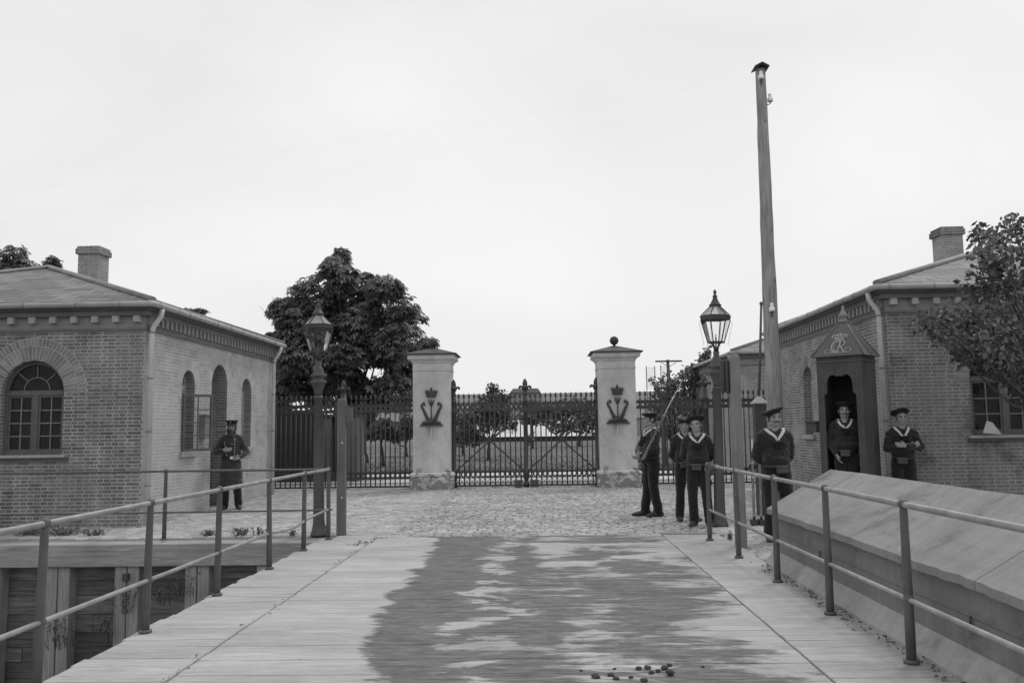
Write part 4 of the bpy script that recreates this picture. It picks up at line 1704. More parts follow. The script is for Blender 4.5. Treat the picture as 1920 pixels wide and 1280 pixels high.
t = thing('iron_railing', (2.3, 8, 0), 'pipe railing in front of the sloped timber parapet, cloth tied to its end', 'railing', 'pipe railings of the bridge')
ysr = [2.7, 4.15, 5.7, 7.17, 8.64, 10.2, 11.78]
for y in ysr:
    rail_post(t, 2.36 - 0.012 * (y - 4), y, 1.0, 0.41, M['iron_post'])
b = MB()
rx = lambda y: 2.36 - 0.012 * (y - 4)
b.tube([(rx(0.9), 0.9, 1.0), (rx(11.6), 11.6, 1.0), (rx(11.75), 11.78, 0.985), (rx(11.75) - 0.01, 11.83, 0.93)], 0.0205, 12)
b.build('top_rail', M['rail'], t)
b = MB()
b.tube([(rx(0.9), 0.9, 0.40), (rx(11.78), 11.8, 0.41)], 0.0165, 10)
b.build('lower_rail', M['rail'], t)
M['cloth_dark'] = plain('dark_rag', 0.10, 0.95, 0.35, 12, 0.5, 0.01)
RAG = [(rx(y), y) for y in (11.62, 11.55, 11.47, 11.40, 11.32, 11.25)]


# ------------------------------------------------------------------ sloped timber parapet
def parapet_mat(name, v):
    k = NT(name)
    g = k.noise(k.world((9, 1.0, 9)), 1.4, 5, 0.6, 0.3)
    st = k.noise(k.world((0.8, 7, 0.8)), 1.2, 5, 0.6)
    b = k.noise(k.world(), 1.1, 4, 0.6)
    f = k.noise(k.world(), 35, 4, 0.65)
    x = k.rng(st, 0.3, 0.7, v * 0.87, v * 1.11)
    sn = k.noise(k.world((1.4, 1.4, 1.4), (5, 1, 0)), 1.0, 6, 0.68, 0.8)
    x = k.math('MULTIPLY', x, k.rng(sn, 0.52, 0.68, 1.0, 0.66, True))
    x = k.math('MULTIPLY', x, k.rng(b, 0.3, 0.7, 0.84, 1.14))
    x = k.math('MULTIPLY', x, k.rng(g, 0.3, 0.7, 0.93, 1.06))
    x = k.math('MULTIPLY', x, k.rng(f, 0.3, 0.7, 0.93, 1.06))
    k.grey(x)
    k.rough(0.85)
    k.b.inputs['Specular IOR Level'].default_value = 0.2
    k.bump(k.math('ADD', st, k.math('MULTIPLY', f, 0.5)), 0.3, 0.008)
    return k.m


M['parapet_top'] = parapet_mat('tarred_boards', 0.27)
M['parapet_face'] = parapet_mat('parapet_face_boards', 0.21)
M['parapet_skirt'] = parapet_mat('parapet_skirt_boards', 0.36)
YE = 9.68
eave = AT(1445, 951, YE)
ridge = AT(1557, 879, YE)
t = thing('timber_parapet', (3.2, 3.5, 0), 'long sloped timber parapet with slanting top behind the railing', 'parapet')
seam1 = AX(1483, 965, eave.x).y
seam2 = AX(1842, 1082, eave.x).y
cuts = [YE, seam1, seam2, seam2 - (seam1 - seam2) * 0.9, -3.0]
rnd = random.Random(12)
for i in range(4):
    ya, yb = cuts[i + 1] + 0.005, cuts[i] - 0.005
    b = MB()
    n = 40
    vs, fs = [], []
    th = 0.055
    for j in range(n + 1):
        y = yb + (ya - yb) * j / n
        wob = 0.010 * mnoise.noise(Vector((y * 1.1, 0, 5)))
        wob2 = 0.016 * mnoise.noise(Vector((y * 1.6, 3, 9))) + 0.010 * mnoise.noise(Vector((y * 7, 3, 2)))
        ev = Vector((eave.x - 0.05 + wob2, y, eave.z - 0.01 + wob2 * 0.5))
        rg = Vector((ridge.x, y, ridge.z + wob))
        bk = Vector((ridge.x + 0.75, y, ridge.z - 0.42))
        dn = Vector((0, 0, -th))
        vs += [ev, rg, bk, bk + dn, rg + dn, ev + dn]
    for j in range(n):
        for k in range(6):
            l = (k + 1) % 6
            fs.append((j * 6 + k, j * 6 + l, (j + 1) * 6 + l, (j + 1) * 6 + k))
    fs += [(5, 4, 3, 2, 1, 0), tuple(n * 6 + k for k in range(6))]
    b.add(vs, fs)
    b.build('top_board', M['parapet_top'], t, recalc=True)
b = MB()
zf = eave.z - 0.09
mid = zf - 0.17
b.box(eave.x + 0.02, eave.x + 0.08, -3, YE - 0.03, mid + 0.004, zf + 0.03)
b.build('face_board', M['parapet_face'], t)
b = MB()
b.box(eave.x + 0.026, eave.x + 0.08, -3, YE - 0.03, 0.12, mid)
b.build('face_board', M['parapet_face'], t)
b = MB()
b.box(ridge.x + 0.6, ridge.x + 0.68, -3, YE - 0.03, 0.0, ridge.z - 0.38)
b.build('back_board', M['parapet_face'], t)
b = MB()
b.prism([(eave.x + 0.081, 0.0), (ridge.x + 0.599, 0.0), (ridge.x + 0.599, ridge.z - 0.42), (ridge.x, ridge.z - 0.07), (eave.x + 0.081, eave.z - 0.08)], YE - 0.10, YE - 0.04, lambda u, z, d: Vector((u, d, z)))
b.build('end_board', M['parapet_face'], t)
b = MB()
b.prism([(eave.x - 0.075, -0.02), (eave.x + 0.07, -0.02), (eave.x + 0.07, 0.175), (eave.x + 0.018, 0.17), (eave.x - 0.075, 0.03)], -3, YE + 0.02, lambda u, z, d: Vector((u, d, z)))
b.build('skirting', M['parapet_skirt'], t)
for y in (5.35, 8.1, 2.6):
    b = MB()
    b.tube([(eave.x + 0.026, y, mid + 0.01), (eave.x + 0.012, y, mid + 0.01), (eave.x + 0.010, y, mid - 0.06)], 0.006, 6)
    b.build('hook', M['iron'], t)

# ------------------------------------------------------------------ sentry box
SBY = 14.15
sb = AT(1592, 800, SBY)
RZ = R(-40)
t = thing('sentry_box', (0, 0, 0), 'dark wooden sentry box with pointed roof and painted crowned cypher', 'sentry box')
zed = AT(1592, 668, SBY).z
zap = AT(1586, 603, SBY).z
zfi = AT(1586, 571, SBY).z
W, D = 0.36, 0.31                                  # half sizes
zo = AT(1585, 703, SBY).z
zsh = AT(1585, 738, SBY).z
ow = 0.255


def panel_mat():
    k = NT('sentry_box_paint')
    c = k.coord('Object', (6, 6, 0.5))
    g = k.noise(c, 2.0, 5, 0.6)
    b = k.noise(k.coord('Object'), 3.0, 5, 0.6)
    x = k.rng(g, 0.3, 0.7, 0.062, 0.092)
    x = k.math('MULTIPLY', x, k.rng(b, 0.3, 0.7, 0.82, 1.2))
    k.grey(x)
    k.rough(0.62)
    k.b.inputs['Specular IOR Level'].default_value = 0.3
    k.bump(g, 0.25, 0.005)
    return k.m


M['sentry'] = panel_mat()
M['sentry_roof'] = plain('sentry_roof_zinc', 0.115, 0.6, 0.2, 4, 0.15)
M['paint_white'] = plain('white_lettering', 0.40, 0.8, 0.2, 25, 0.0)
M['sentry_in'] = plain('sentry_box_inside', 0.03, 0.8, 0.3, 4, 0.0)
z0b = 0.12
b = MB()
out = [(-W, z0b), (-ow, z0b), (-ow, zsh - 0.05), (-ow + 0.01, zsh - 0.005), (-ow + 0.045, zsh)]
lob = [(-ow + 0.05, zsh + 0.10), (-ow + 0.055, zo - 0.10), (-ow + 0.08, zo - 0.04), (-ow + 0.125, zo - 0.005), (-0.075, zo - 0.012), (-0.03, zo - 0.035), (0, zo - 0.015)]
lob2 = [(-u, z) for u, z in reversed(lob[:-1])]
out2 = [(-u, z) for u, z in reversed(out)]
poly = out + lob + lob2 + out2 + [(W, zed - 0.01), (-W, zed - 0.01)]
b.prism(poly, -D, -D + 0.035, lambda u, z, d: Vector((u, d, z)))
b.build('front_panel', M['sentry'], t, recalc=True)
for s in (-1, 1):
    b = MB()
    b.box(s * W - (0.035 if s > 0 else 0), s * W + (0.035 if s < 0 else 0), -D + 0.036, D, z0b, zed - 0.01)
    b.build('side_panel', M['sentry'], t)
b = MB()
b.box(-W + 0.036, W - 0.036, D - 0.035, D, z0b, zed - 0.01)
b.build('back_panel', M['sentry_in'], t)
b = MB()
b.box(-W - 0.05, W + 0.05, -D - 0.12, D + 0.05, 0.0, z0b - 0.002)
b.build('floor_step', M['sentry'], t, bevel=0.01)
b = MB()
b.box(-W - 0.015, W + 0.015, -D - 0.015, D + 0.015, zed - 0.10, zed - 0.078)
b.build('cornice_strip', M['iron_grey'], t)
b = MB()
ovw = 0.06
A = [Vector((-W - ovw, -D - ovw, zed - 0.01)), Vector((W + ovw, -D - ovw, zed - 0.01)), Vector((W + ovw, D + ovw, zed - 0.01)), Vector((-W - ovw, D + ovw, zed - 0.01))]
T = [Vector((i * 0.055, j * 0.05, zap)) for i, j in ((-1, -1), (1, -1), (1, 1), (-1, 1))]
mids = [(A[i] + A[(i + 1) % 4]) / 2 for i in range(4)]
b.add(A + T, [(0, 1, 5, 4), (1, 2, 6, 5), (2, 3, 7, 6), (3, 0, 4, 7), (3, 2, 1, 0), (4, 5, 6, 7)])
roof = b.build('roof', M['sentry_roof'], t)
b = MB()
for i in range(4):
    b.tube([A[i] + Vector((0, 0, 0.004)), T[i]], 0.011, 6)
b.tube([(A[1] + A[2]) / 2 + Vector((0.002, 0, 0.004)), (T[1] + T[2]) / 2], 0.008, 6)
b.build('roof_seam', M['sentry_roof'], roof)
b = MB()
b.lathe([(0.075, 0), (0.085, 0.02), (0.05, 0.045), (0.035, 0.07), (0.075, 0.10), (0.08, 0.125), (0.045, 0.155), (0.028, 0.20), (0.022, 0.25), (0.008, zfi - zap)], (0, 0, zap - 0.015), 14)
b.build('finial', M['zinc_dark'], roof)
# painted cypher on the front slope
e0, e1 = A[0], A[1]
o0 = (e0 + e1) / 2
ux = (e1 - e0).normalized()
uy = ((T[0] + T[1]) / 2 - o0)
hs = uy.length
uy.normalize()
un = ux.cross(uy)


def stroke(b, pts, w=0.011, ww=None):
    m = len(pts)
    P = [o0 + ux * u + uy * v for u, v in pts]
    b.tube([q + un * 0.003 for q in P], [(w if ww is None else ww[i]) for i in range(m)], 6)


def arcp(cx, cy, rx_, ry_, a0, a1, n=16):
    return [(cx + rx_ * math.cos(R(a0 + (a1 - a0) * i / n)), cy + ry_ * math.sin(R(a0 + (a1 - a0) * i / n))) for i in range(n + 1)]


b = MB()
stroke(b, arcp(-0.02, 0.175, 0.085, 0.115, 55, 305, 18), 0.012)                               # C
stroke(b, arcp(-0.02, 0.175, 0.055, 0.09, 70, 290, 18), 0.006)
stroke(b, [(0.005, 0.065), (0.012, 0.16), (0.03, 0.285)], 0.012)                                # stem of the R
stroke(b, arcp(0.045, 0.235, 0.055, 0.052, 115, -95, 14), 0.010)                               # bowl
stroke(b, [(0.03, 0.185), (0.06, 0.15), (0.085, 0.09), (0.115, 0.06), (0.15, 0.06)], 0.010)     # leg
stroke(b, arcp(0.165, 0.10, 0.05, 0.042, -110, 200, 16), 0.006)                                # scroll
stroke(b, arcp(-0.16, 0.085, 0.048, 0.036, 60, 400, 16), 0.006)
stroke(b, [(-0.115, 0.075), (-0.07, 0.055), (-0.02, 0.06), (0.03, 0.05), (0.12, 0.06)], 0.006)
stroke(b, [(-0.055, 0.06), (-0.035, 0.11)], 0.006)
stroke(b, [(-0.02, 0.06), (-0.005, 0.11), (0.01, 0.06)], 0.006)
b.build('cypher', M['paint_white'], roof)
b = MB()
stroke(b, [(-0.085, 0.325), (0.0, 0.318), (0.085, 0.325)], 0.012)
for s in (-1, 0, 1):
    stroke(b, arcp(s * 0.055, 0.372, 0.035, 0.03, 200, -20, 12), 0.010)
    stroke(b, arcp(s * 0.055, 0.352, 0.016, 0.014, 0, 360, 8), 0.007)
stroke(b, arcp(-0.098, 0.365, 0.022, 0.03, 250, 60, 8), 0.009)
stroke(b, arcp(0.098, 0.365, 0.022, 0.03, -70, 120, 8), 0.009)
stroke(b, [(0, 0.40), (0, 0.435)], 0.010)
stroke(b, [(-0.018, 0.42), (0.018, 0.42)], 0.008)
b.build('crown', M['paint_white'], roof)
t.location = (sb.x, SBY, 0)
t.rotation_euler = (0, 0, RZ)
SB = t
# ------------------------------------------------------------------ people
M['skin'] = plain('skin', 0.30, 0.6, 0.14, 14, 0.15, 0.002, spec=0.35)
M['hair'] = plain('dark_hair', 0.05, 0.7, 0.4, 60, 0.5, 0.003, stretch=(1, 1, 0.3))
M['hair_fair'] = plain('fair_hair', 0.11, 0.7, 0.3, 60, 0.5, 0.003)
M['eye'] = plain('eye', 0.035, 0.3, 0.2, 20, 0.0)  # kept dark so the eye also carries the socket's shade as colour


def cloth_mat(name, v):
    k = NT(name)
    c = k.coord('Object')
    a = k.noise(c, 7, 4, 0.6)
    f = k.noise(c, 120, 2, 0.5)
    x = k.rng(a, 0.3, 0.7, v * 0.75, v * 1.3)
    k.grey(x)
    k.rough(0.92)
    k.b.inputs['Specular IOR Level'].default_value = 0.15
    k.b.inputs['Sheen Weight'].default_value = 0.25
    k.b.inputs['Sheen Roughness'].default_value = 0.5
    k.bump(k.math('ADD', k.math('MULTIPLY', k.noise(k.coord('Object', (1, 1, 1.6)), 11, 4, 0.55, 0.8), 1.0), k.math('MULTIPLY', f, 0.08)), 0.75, 0.05)
    return k.m


M['navy'] = cloth_mat('navy_wool', 0.030)
M['trouser'] = cloth_mat('dark_trouser_cloth', 0.020)
M['coat'] = cloth_mat('frock_coat_cloth', 0.055)
M['white_cloth'] = plain('white_collar_cloth', 0.60, 0.9, 0.08, 20, 0.2)
M['leather'] = plain('belt_leather', 0.075, 0.55, 0.3, 14, 0.3, 0.003)
M['leather_dark'] = plain('dark_leather', 0.03, 0.45, 0.3, 14, 0.3, 0.003)
M['brass'] = plain('brass', 0.75, 0.3, 0.1, 20, 0.0, metal=0.6)
M['cap_cloth'] = plain('cap_cloth', 0.02, 0.8, 0.3, 20, 0.3)
M['boot'] = plain('boot_leather', 0.05, 0.5, 0.4, 12, 0.3, 0.003)
M['gun_wood'] = plain('gun_stock_wood', 0.17, 0.5, 0.3, 10, 0.2)
M['gun_steel'] = plain('gun_steel', 0.48, 0.35, 0.2, 10, 0.0)


def remesh(b, voxel, smooth=4, wr=0.0, seed=0, wz=(None, None), name='tmp'):
    me = bpy.data.meshes.new(name)
    me.from_pydata([tuple(p) for p in b.v], [], b.f)
    bm = bmesh.new()
    bm.from_mesh(me)
    bmesh.ops.recalc_face_normals(bm, faces=bm.faces)
    bm.to_mesh(me)
    bm.free()
    o = bpy.data.objects.new(name, me)
    COL.objects.link(o)
    m = o.modifiers.new('r', 'REMESH')
    m.mode = 'VOXEL'
    m.voxel_size = voxel
    if smooth:
        s = o.modifiers.new('s', 'SMOOTH')
        s.iterations = smooth
        s.factor = 0.5
    dg = bpy.context.evaluated_depsgraph_get()
    dg.update()
    out = bpy.data.meshes.new_from_object(o.evaluated_get(dg))
    bpy.data.objects.remove(o)
    bpy.data.meshes.remove(me)
    if wr:
        n = len(out.vertices)
        co = np.zeros(n * 3)
        nr = np.zeros(n * 3)
        out.vertices.foreach_get('co', co)
        out.vertex_normals.foreach_get('vector', nr)
        co = co.reshape(-1, 3)
        nr = nr.reshape(-1, 3)
        d = np.array([1.1 * (0.5 - 2 * abs(mnoise.noise(Vector((p[0] * 5 + seed, p[1] * 5, p[2] * 8 + p[0] * 4))))) + 0.45 * mnoise.noise(Vector((p[0] * 17, p[1] * 17 + seed, p[2] * 24))) for p in co])
        co = co + nr * (d * wr)[:, None]
        out.vertices.foreach_set('co', co.ravel())
    out.polygons.foreach_set('use_smooth', np.ones(len(out.polygons), dtype=bool))
    out.update()
    return out


def mesh_obj(name, me, mat, parent=None):
    me.name = name
    me.materials.clear()
    me.materials.append(mat)
    o = bpy.data.objects.new(name, me)
    COL.objects.link(o)
    o.parent = parent
    return o


def chain(b, pts, rad, n=12, flat=1.0):       # capsule-like limb with rounded ends
    pts = [Vector(p) for p in pts]
    b.tube(pts, rad, n, flat=flat)
    b.ball(pts[0], rad[0], n, 8)
    b.ball(pts[-1], rad[-1], n, 8)


def hand(b, w, d, palm, thumb, curl=0.35):    # w wrist, d finger direction, palm normal, thumb = side vector
    w, d, palm, thumb = Vector(w), Vector(d).normalized(), Vector(palm).normalized(), Vector(thumb).normalized()
    for q in (-0.024, -0.008, 0.008, 0.024):
        chain(b, [w + thumb * q * 0.7, w + d * 0.085 + thumb * q * 1.05], [0.017, 0.014], 8)
    ln = [0.062, 0.078, 0.084, 0.074]
    for i, q in enumerate((-0.031, -0.0105, 0.0105, 0.031)):
        p = w + d * 0.088 + thumb * q
        pts = [p]
        a = curl * 0.6
        for s in (0.45, 0.3, 0.25):
            dv = d * math.cos(a) + palm * math.sin(a)
            pts.append(pts[-1] + dv * ln[i] * s)
            a += curl
        chain(b, pts, [0.0105, 0.010, 0.009, 0.008], 8)
    p = w + d * 0.025 + thumb * 0.028
    chain(b, [p, p + (d * 0.5 + thumb * 0.7 + palm * 0.25).normalized() * 0.04, p + (d * 0.5 + thumb * 0.7 + palm * 0.25).normalized() * 0.04 + (d * 0.85 + thumb * 0.15 + palm * 0.4).normalized() * 0.034],
          [0.014, 0.0115, 0.009], 8)


def ribbon(pts, width, thick, bvh=None, lift=0.005, closed=False):
    b = MB()
    P, Nn = [], []
    for p in pts:
        p = Vector(p)
        if bvh:
            loc, nor, _, _ = bvh.find_nearest(p)
            P.append(loc + nor * lift)
            Nn.append(nor)
        else:
            P.append(p)
            Nn.append(Vector((p.x, p.y, 0)).normalized())
    n = len(P)
    if not hasattr(width, '__len__'):
        width = [width] * n
    v = []
    for i in range(n):
        t = (P[(i + 1) % n] - P[i - 1]) if closed else (P[min(i + 1, n - 1)] - P[max(i - 1, 0)])
        t.normalize()
        s = t.cross(Nn[i]).normalized()
        for a, c in ((-1, -1), (1, -1), (1, 1), (-1, 1)):
            v.append(P[i] + s * (a * width[i] / 2) + Nn[i] * (c * thick / 2))
    fs = []
    for i in range(n if closed else n - 1):
        j = (i + 1) % n
        for k in range(4):
            l = (k + 1) % 4
            fs.append((i * 4 + k, i * 4 + l, j * 4 + l, j * 4 + k))
    if not closed:
        fs += [(3, 2, 1, 0), tuple((n - 1) * 4 + k for k in range(4))]
    b.add(v, fs, True)
    return b


def bvh_of(me):
    return BVHTree.FromPolygons([v.co.copy() for v in me.vertices], [tuple(p.vertices) for p in me.polygons])


def person(loc, rz, height, label, arms, outfit='sailor', yaw=0.0, nod=0.0, tilt=0.0, legs=None, cap_tilt=(0.0, 0.12), seed=1, moustache=True, beard=False, fair=False, lean=0.0, group=None, girth=1.0):
    """arms: for left (+x) and right (-x): (elbow, wrist, finger dir, palm normal, thumb side, curl)"""
    legs = legs or {1: ((0.11, -0.02, 0.50), (0.125, 0.02, 0.085), 0.25), -1: ((-0.11, -0.02, 0.50), (-0.125, 0.02, 0.085), -0.25)}
    # --- body, one surface
    b = MB()
    piv = Vector((0, 0.0, 1.49))
    HM = Matrix.Translation(piv) @ Matrix.Rotation(yaw, 4, 'Z') @ Matrix.Rotation(tilt, 4, 'Y') @ Matrix.Rotation(nod, 4, 'X') @ Matrix.Diagonal((1.10, 1.08, 1.09, 1)) @ Matrix.Translation(-piv)
    hb = MB()
    hb.ball((0, 0.012, 1.615), (0.074, 0.093, 0.090), 16, 12)
    hb.ball((0, -0.022, 1.572), (0.061, 0.064, 0.082), 16, 12)
    hb.ball((0, -0.056, 1.512), (0.034, 0.030, 0.026), 12, 8)
    for s in (-1, 1):
        hb.ball((s * 0.040, -0.052, 1.572), (0.026, 0.028, 0.030), 10, 8)
        hb.ball((s * 0.044, -0.01, 1.525), (0.022, 0.04, 0.030), 10, 8)
        hb.ball((s * 0.077, 0.012, 1.583), (0.011, 0.021, 0.033), 10, 8)
        hb.ball((s * 0.012, -0.094, 1.560), (0.011, 0.012, 0.009), 8, 6)
        hb.tube([(s * 0.052, -0.064, 1.612), (s * 0.03, -0.082, 1.616), (0, -0.084, 1.612)], [0.010, 0.013, 0.012], 8)
    hb.tube([(0, -0.080, 1.610), (0, -0.098, 1.585), (0, -0.106, 1.564)], [0.011, 0.0125, 0.0145], 10)
    hb.ball((0, -0.104, 1.562), (0.014, 0.013, 0.012), 10, 7)
    hb.ball((0, -0.082, 1.538), (0.024, 0.012, 0.008), 10, 6)
    hb.ball((0, -0.080, 1.526), (0.021, 0.012, 0.008), 10, 6)
    b.add([HM @ p if isinstance(p, Vector) else HM @ Vector(p) for p in hb.v], hb.f, True)
    chain(b, [(0, 0.012, 1.40), (0, 0.010, 1.46), HM @ Vector((0, 0.004, 1.53))], [0.070, 0.062, 0.060])
    b.ball((0, 0.01, 1.25), (0.155, 0.10, 0.19), 16, 12)
    b.ball((0, 0.0, 1.06), (0.135, 0.095, 0.14), 16, 12)
    b.ball((0, 0.005, 0.93), (0.155, 0.105, 0.12), 16, 12)
    for s in (-1, 1):
        el, wr_, fd, pn, th, cu = arms[s]
        sh = (s * 0.165, 0.012, 1.36)
        chain(b, [(s * 0.07, 0.012, 1.385), sh], [0.042, 0.042])
        chain(b, [sh, el], [0.045, 0.038])
        chain(b, [el, wr_], [0.041, 0.027])
        hand(b, wr_, fd, pn, th, cu)
        kn, an, toe = legs[s]
        hip = (s * 0.09, 0.005, 0.90)
        chain(b, [hip, kn], [0.085, 0.056])
        chain(b, [kn, an], [0.055, 0.034])
        fdv = Vector((math.sin(toe), -math.cos(toe), 0))
        chain(b, [Vector(an) * 1.0 + Vector((0, 0.01, -0.045)), Vector((an[0], an[1], 0.035)) + fdv * 0.12], [0.026, 0.016])
    root = mesh_obj('person', remesh(b, 0.0075, 2), M['skin'])
    tag(root, label, 'person', group)
    # --- trousers
    b = MB()
    b.ball((0, 0.0, 0.955), (0.172, 0.130, 0.13), 16, 12)
    for s in (-1, 1):
        kn, an, toe = legs[s]
        hip = (s * 0.088, 0.005, 0.88)
        an = Vector(an)
        kn = Vector(kn)
        chain(b, [hip, (Vector(hip) + kn) / 2, kn, (kn + an) / 2, an + Vector((0, -0.0, 0.06)), an + Vector((0, -0.004, -0.005))], [0.106, 0.098, 0.082, 0.078, 0.078, 0.078])
    tm = remesh(b, 0.011, 3, 0.006, seed * 3.1)
    mesh_obj('trousers', tm, M['trouser'], root)
    for s in (-1, 1):                                     # shoes
        kn, an, toe = legs[s]
        b = MB()
        fdv = Vector((math.sin(toe), -math.cos(toe), 0))
        a0 = Vector((an[0], an[1], 0))
        sd = Vector((fdv.y, -fdv.x, 0))
        prof = [(-0.095, 0.030, 0.075), (-0.07, 0.042, 0.09), (0.02, 0.046, 0.10), (0.08, 0.050, 0.082), (0.14, 0.053, 0.066), (0.19, 0.046, 0.056), (0.22, 0.030, 0.046), (0.235, 0.012, 0.03)]
        v, n = [], 12
        for y, w_, h_ in prof:
            for k in range(n):
                a = 2 * math.pi * k / n
                z_ = max(0.0, h_ / 2 + h_ / 2 * 1.15 * math.sin(a))
                v.append(a0 + fdv * y + sd * (w_ * math.cos(a)) + Vector((0, 0, z_)))
        fs = []
        for i in range(len(prof) - 1):
            for k in range(n):
                l = (k + 1) % n
                fs.append((i * n + k, i * n + l, (i + 1) * n + l, (i + 1) * n + k))
        fs += [tuple(range(n)), tuple((len(prof) - 1) * n + k for k in reversed(range(n)))]
        b.add(v, fs, True)
        b.build('shoe', M['boot'], root, recalc=True)
    # --- jersey or coat
    b = MB()
    b.ball((0, 0.012, 1.27), (0.185, 0.130, 0.175), 18, 12)
    b.ball((0, 0.005, 1.12), (0.180, 0.135, 0.16), 18, 12)
    if outfit == 'sailor':
        b.ball((0, -0.004, 1.045), (0.186, 0.148, 0.105), 18, 12)
    else:
        prof = [(1.10, 0.185, 0.14), (0.98, 0.172, 0.135), (0.90, 0.19, 0.15), (0.75, 0.215, 0.175), (0.60, 0.228, 0.19), (0.46, 0.238, 0.198)]
        v, n = [], 24
        for z_, rx_, ry_ in prof:
            for k in range(n):
                a = 2 * math.pi * k / n
                v.append((rx_ * math.cos(a), ry_ * math.sin(a), z_))
        fs = [(i * n + k, i * n + (k + 1) % n, (i + 1) * n + (k + 1) % n, (i + 1) * n + k) for i in range(len(prof) - 1) for k in range(n)]
        fs += [tuple(range(n)), tuple((len(prof) - 1) * n + k for k in range(n))]
        b.add(v, fs)
    for s in (-1, 1):
        chain(b, [(0, 0.022, 1.425), (s * 0.15, 0.018, 1.375)], [0.066, 0.068])
    for s in (-1, 1):
        el, wr_, fd, pn, th, cu = arms[s]
        el, wr_ = Vector(el), Vector(wr_)
        sh = Vector((s * 0.168, 0.014, 1.355))
        chain(b, [(s * 0.09, 0.018, 1.37), sh], [0.075, 0.073])
        chain(b, [sh, sh.lerp(el, 0.5), el], [0.073, 0.070, 0.062])
        chain(b, [el, el.lerp(wr_, 0.55), el.lerp(wr_, 0.93)], [0.062, 0.058, 0.043])
    jm = remesh(b, 0.0115, 5, 0.014 if outfit == 'sailor' else 0.007, seed * 7.7)
    jo = mesh_obj('jersey' if outfit == 'sailor' else 'frock_coat', jm, M['navy'] if outfit == 'sailor' else M['coat'], root)
    bv = bvh_of(jm)
    hc = HM
    if outfit == 'sailor':
        pts, wd = [], []
        for u, y, z, w_ in ((-0.01, 0.14, 1.47, .05), (0.06, 0.12, 1.48, .05), (0.105, 0.07, 1.48, .052), (0.120, 0.0, 1.47, .052), (0.105, -0.07, 1.44, .048), (0.072, -0.12, 1.40, .042), (0.036, -0.16, 1.36, .036), (0.003, -0.18, 1.33, .028)):
            pts.append((u, y, z))
            wd.append(w_ * 0.86)
        for s in (-1, 1):
            ribbon([(s * u, y, z) for u, y, z in pts], wd, 0.008, bv, 0.004).build('collar', M['white_cloth'], root)
        q, nq, _, _ = bv.find_nearest(Vector((0, -0.18, 1.31)))
        b = MB()
        b.ball(q, (0.022, 0.016, 0.020), 10, 7)
        for s in (-1, 1):
            b.tube([q, q + Vector((s * 0.04, -0.008, -0.004)), q + Vector((s * 0.075, 0.004, -0.016))], [0.010, 0.016, 0.012], 8)
            b.tube([q, q + Vector((s * 0.02, -0.012, -0.05)), q + Vector((s * 0.035, -0.006, -0.10))], [0.008, 0.013, 0.008], 8)
        b.build('neckerchief', M['cap_cloth'], root)
        # belt and pouch
        ring_ = [(0.176 * math.cos(2 * math.pi * k / 28), 0.136 * math.sin(2 * math.pi * k / 28) - 0.002, 0.962) for k in range(28)]
        ribbon(ring_, 0.045, 0.010, None, closed=True).build('belt', M['leather_dark'], root)
        b = MB()
        px_ = {1: -0.03, 2: -0.06, 3: 0.02}.get(seed % 4, 0.0)
        b.box(px_ - 0.075, px_ + 0.075, -0.205, -0.138, 0.88, 0.975)
        po = b.build('pouch', M['leather'], root, bevel=0.02)
        b = MB()
        b.box(px_ - 0.08, px_ + 0.08, -0.212, -0.14, 0.945, 0.985)
        b.build('flap', M['leather'], po, bevel=0.012)
        # cap
        CM = HM @ Matrix.Translation((0, 0.006, 1.630)) @ Matrix.Rotation(cap_tilt[0], 4, 'Y') @ Matrix.Rotation(cap_tilt[1], 4, 'X')
        b = MB()
        b.lathe([(0.078, -0.006), (0.084, 0.0), (0.086, 0.022), (0.100, 0.026), (0.126, 0.036), (0.136, 0.048), (0.130, 0.060), (0.10, 0.068), (0.05, 0.073), (0.0, 0.074)], (0, 0, 0), 26, M=CM)
        b.v = [tuple(Vector(q) + 0.009 * mnoise.noise_vector(Vector(q) * 9 + Vector((seed * 2.3, 0, 0)))) for q in b.v]
        b.build('cap', M['cap_cloth'], root)
        b = MB()
        b.lathe([(0.0868, 0.004), (0.0872, 0.003), (0.0878, 0.019), (0.0868, 0.020)], (0, 0, 0), 26, M=CM)
        b.build('cap_ribbon', M['leather_dark'], root)
    else:
        CM = HM @ Matrix.Translation((0, 0.0, 1.640)) @ Matrix.Rotation(0.08, 4, 'X')
        b = MB()
        b.lathe([(0.084, -0.01), (0.086, 0.0), (0.087, 0.030), (0.096, 0.042), (0.115, 0.062), (0.115, 0.070), (0.09, 0.078), (0.0, 0.080)], (0, 0, 0), 26, M=CM)
        b.build('cap', M['cap_cloth'], root)
        b = MB()
        v, n = [], 12
        for k in range(n + 1):
            a = R(-150 + 120 * k / n)
            for r_, z_ in ((0.084, 0.006), (0.132 - 0.03 * abs(k / n - .5), -0.022)):
                v.append(CM @ Vector((r_ * math.cos(a), r_ * math.sin(a), z_)))
        v += [p + Vector((0, 0, 0.006)) for p in v]
        m2 = 2 * (n + 1)
        fs = []
        for k in range(n):
            fs += [(2 * k, 2 * k + 1, 2 * k + 3, 2 * k + 2), (m2 + 2 * k, m2 + 2 * k + 2, m2 + 2 * k + 3, m2 + 2 * k + 1), (2 * k + 1, m2 + 2 * k + 1, m2 + 2 * k + 3, 2 * k + 3)]
        b.add(v, fs, True)
        b.build('peak', M['leather'], root)
        b = MB()
        b.ball(CM @ Vector((0, -0.100, 0.045)), 0.012, 8, 6)
        b.build('badge', M['brass'], root)
        ring_ = [(0.188 * math.cos(2 * math.pi * k / 28), 0.150 * math.sin(2 * math.pi * k / 28), 1.0) for k in range(28)]
        ribbon(ring_, 0.05, 0.012, None, closed=True).build('belt', M['leather_dark'], root)
        b = MB()
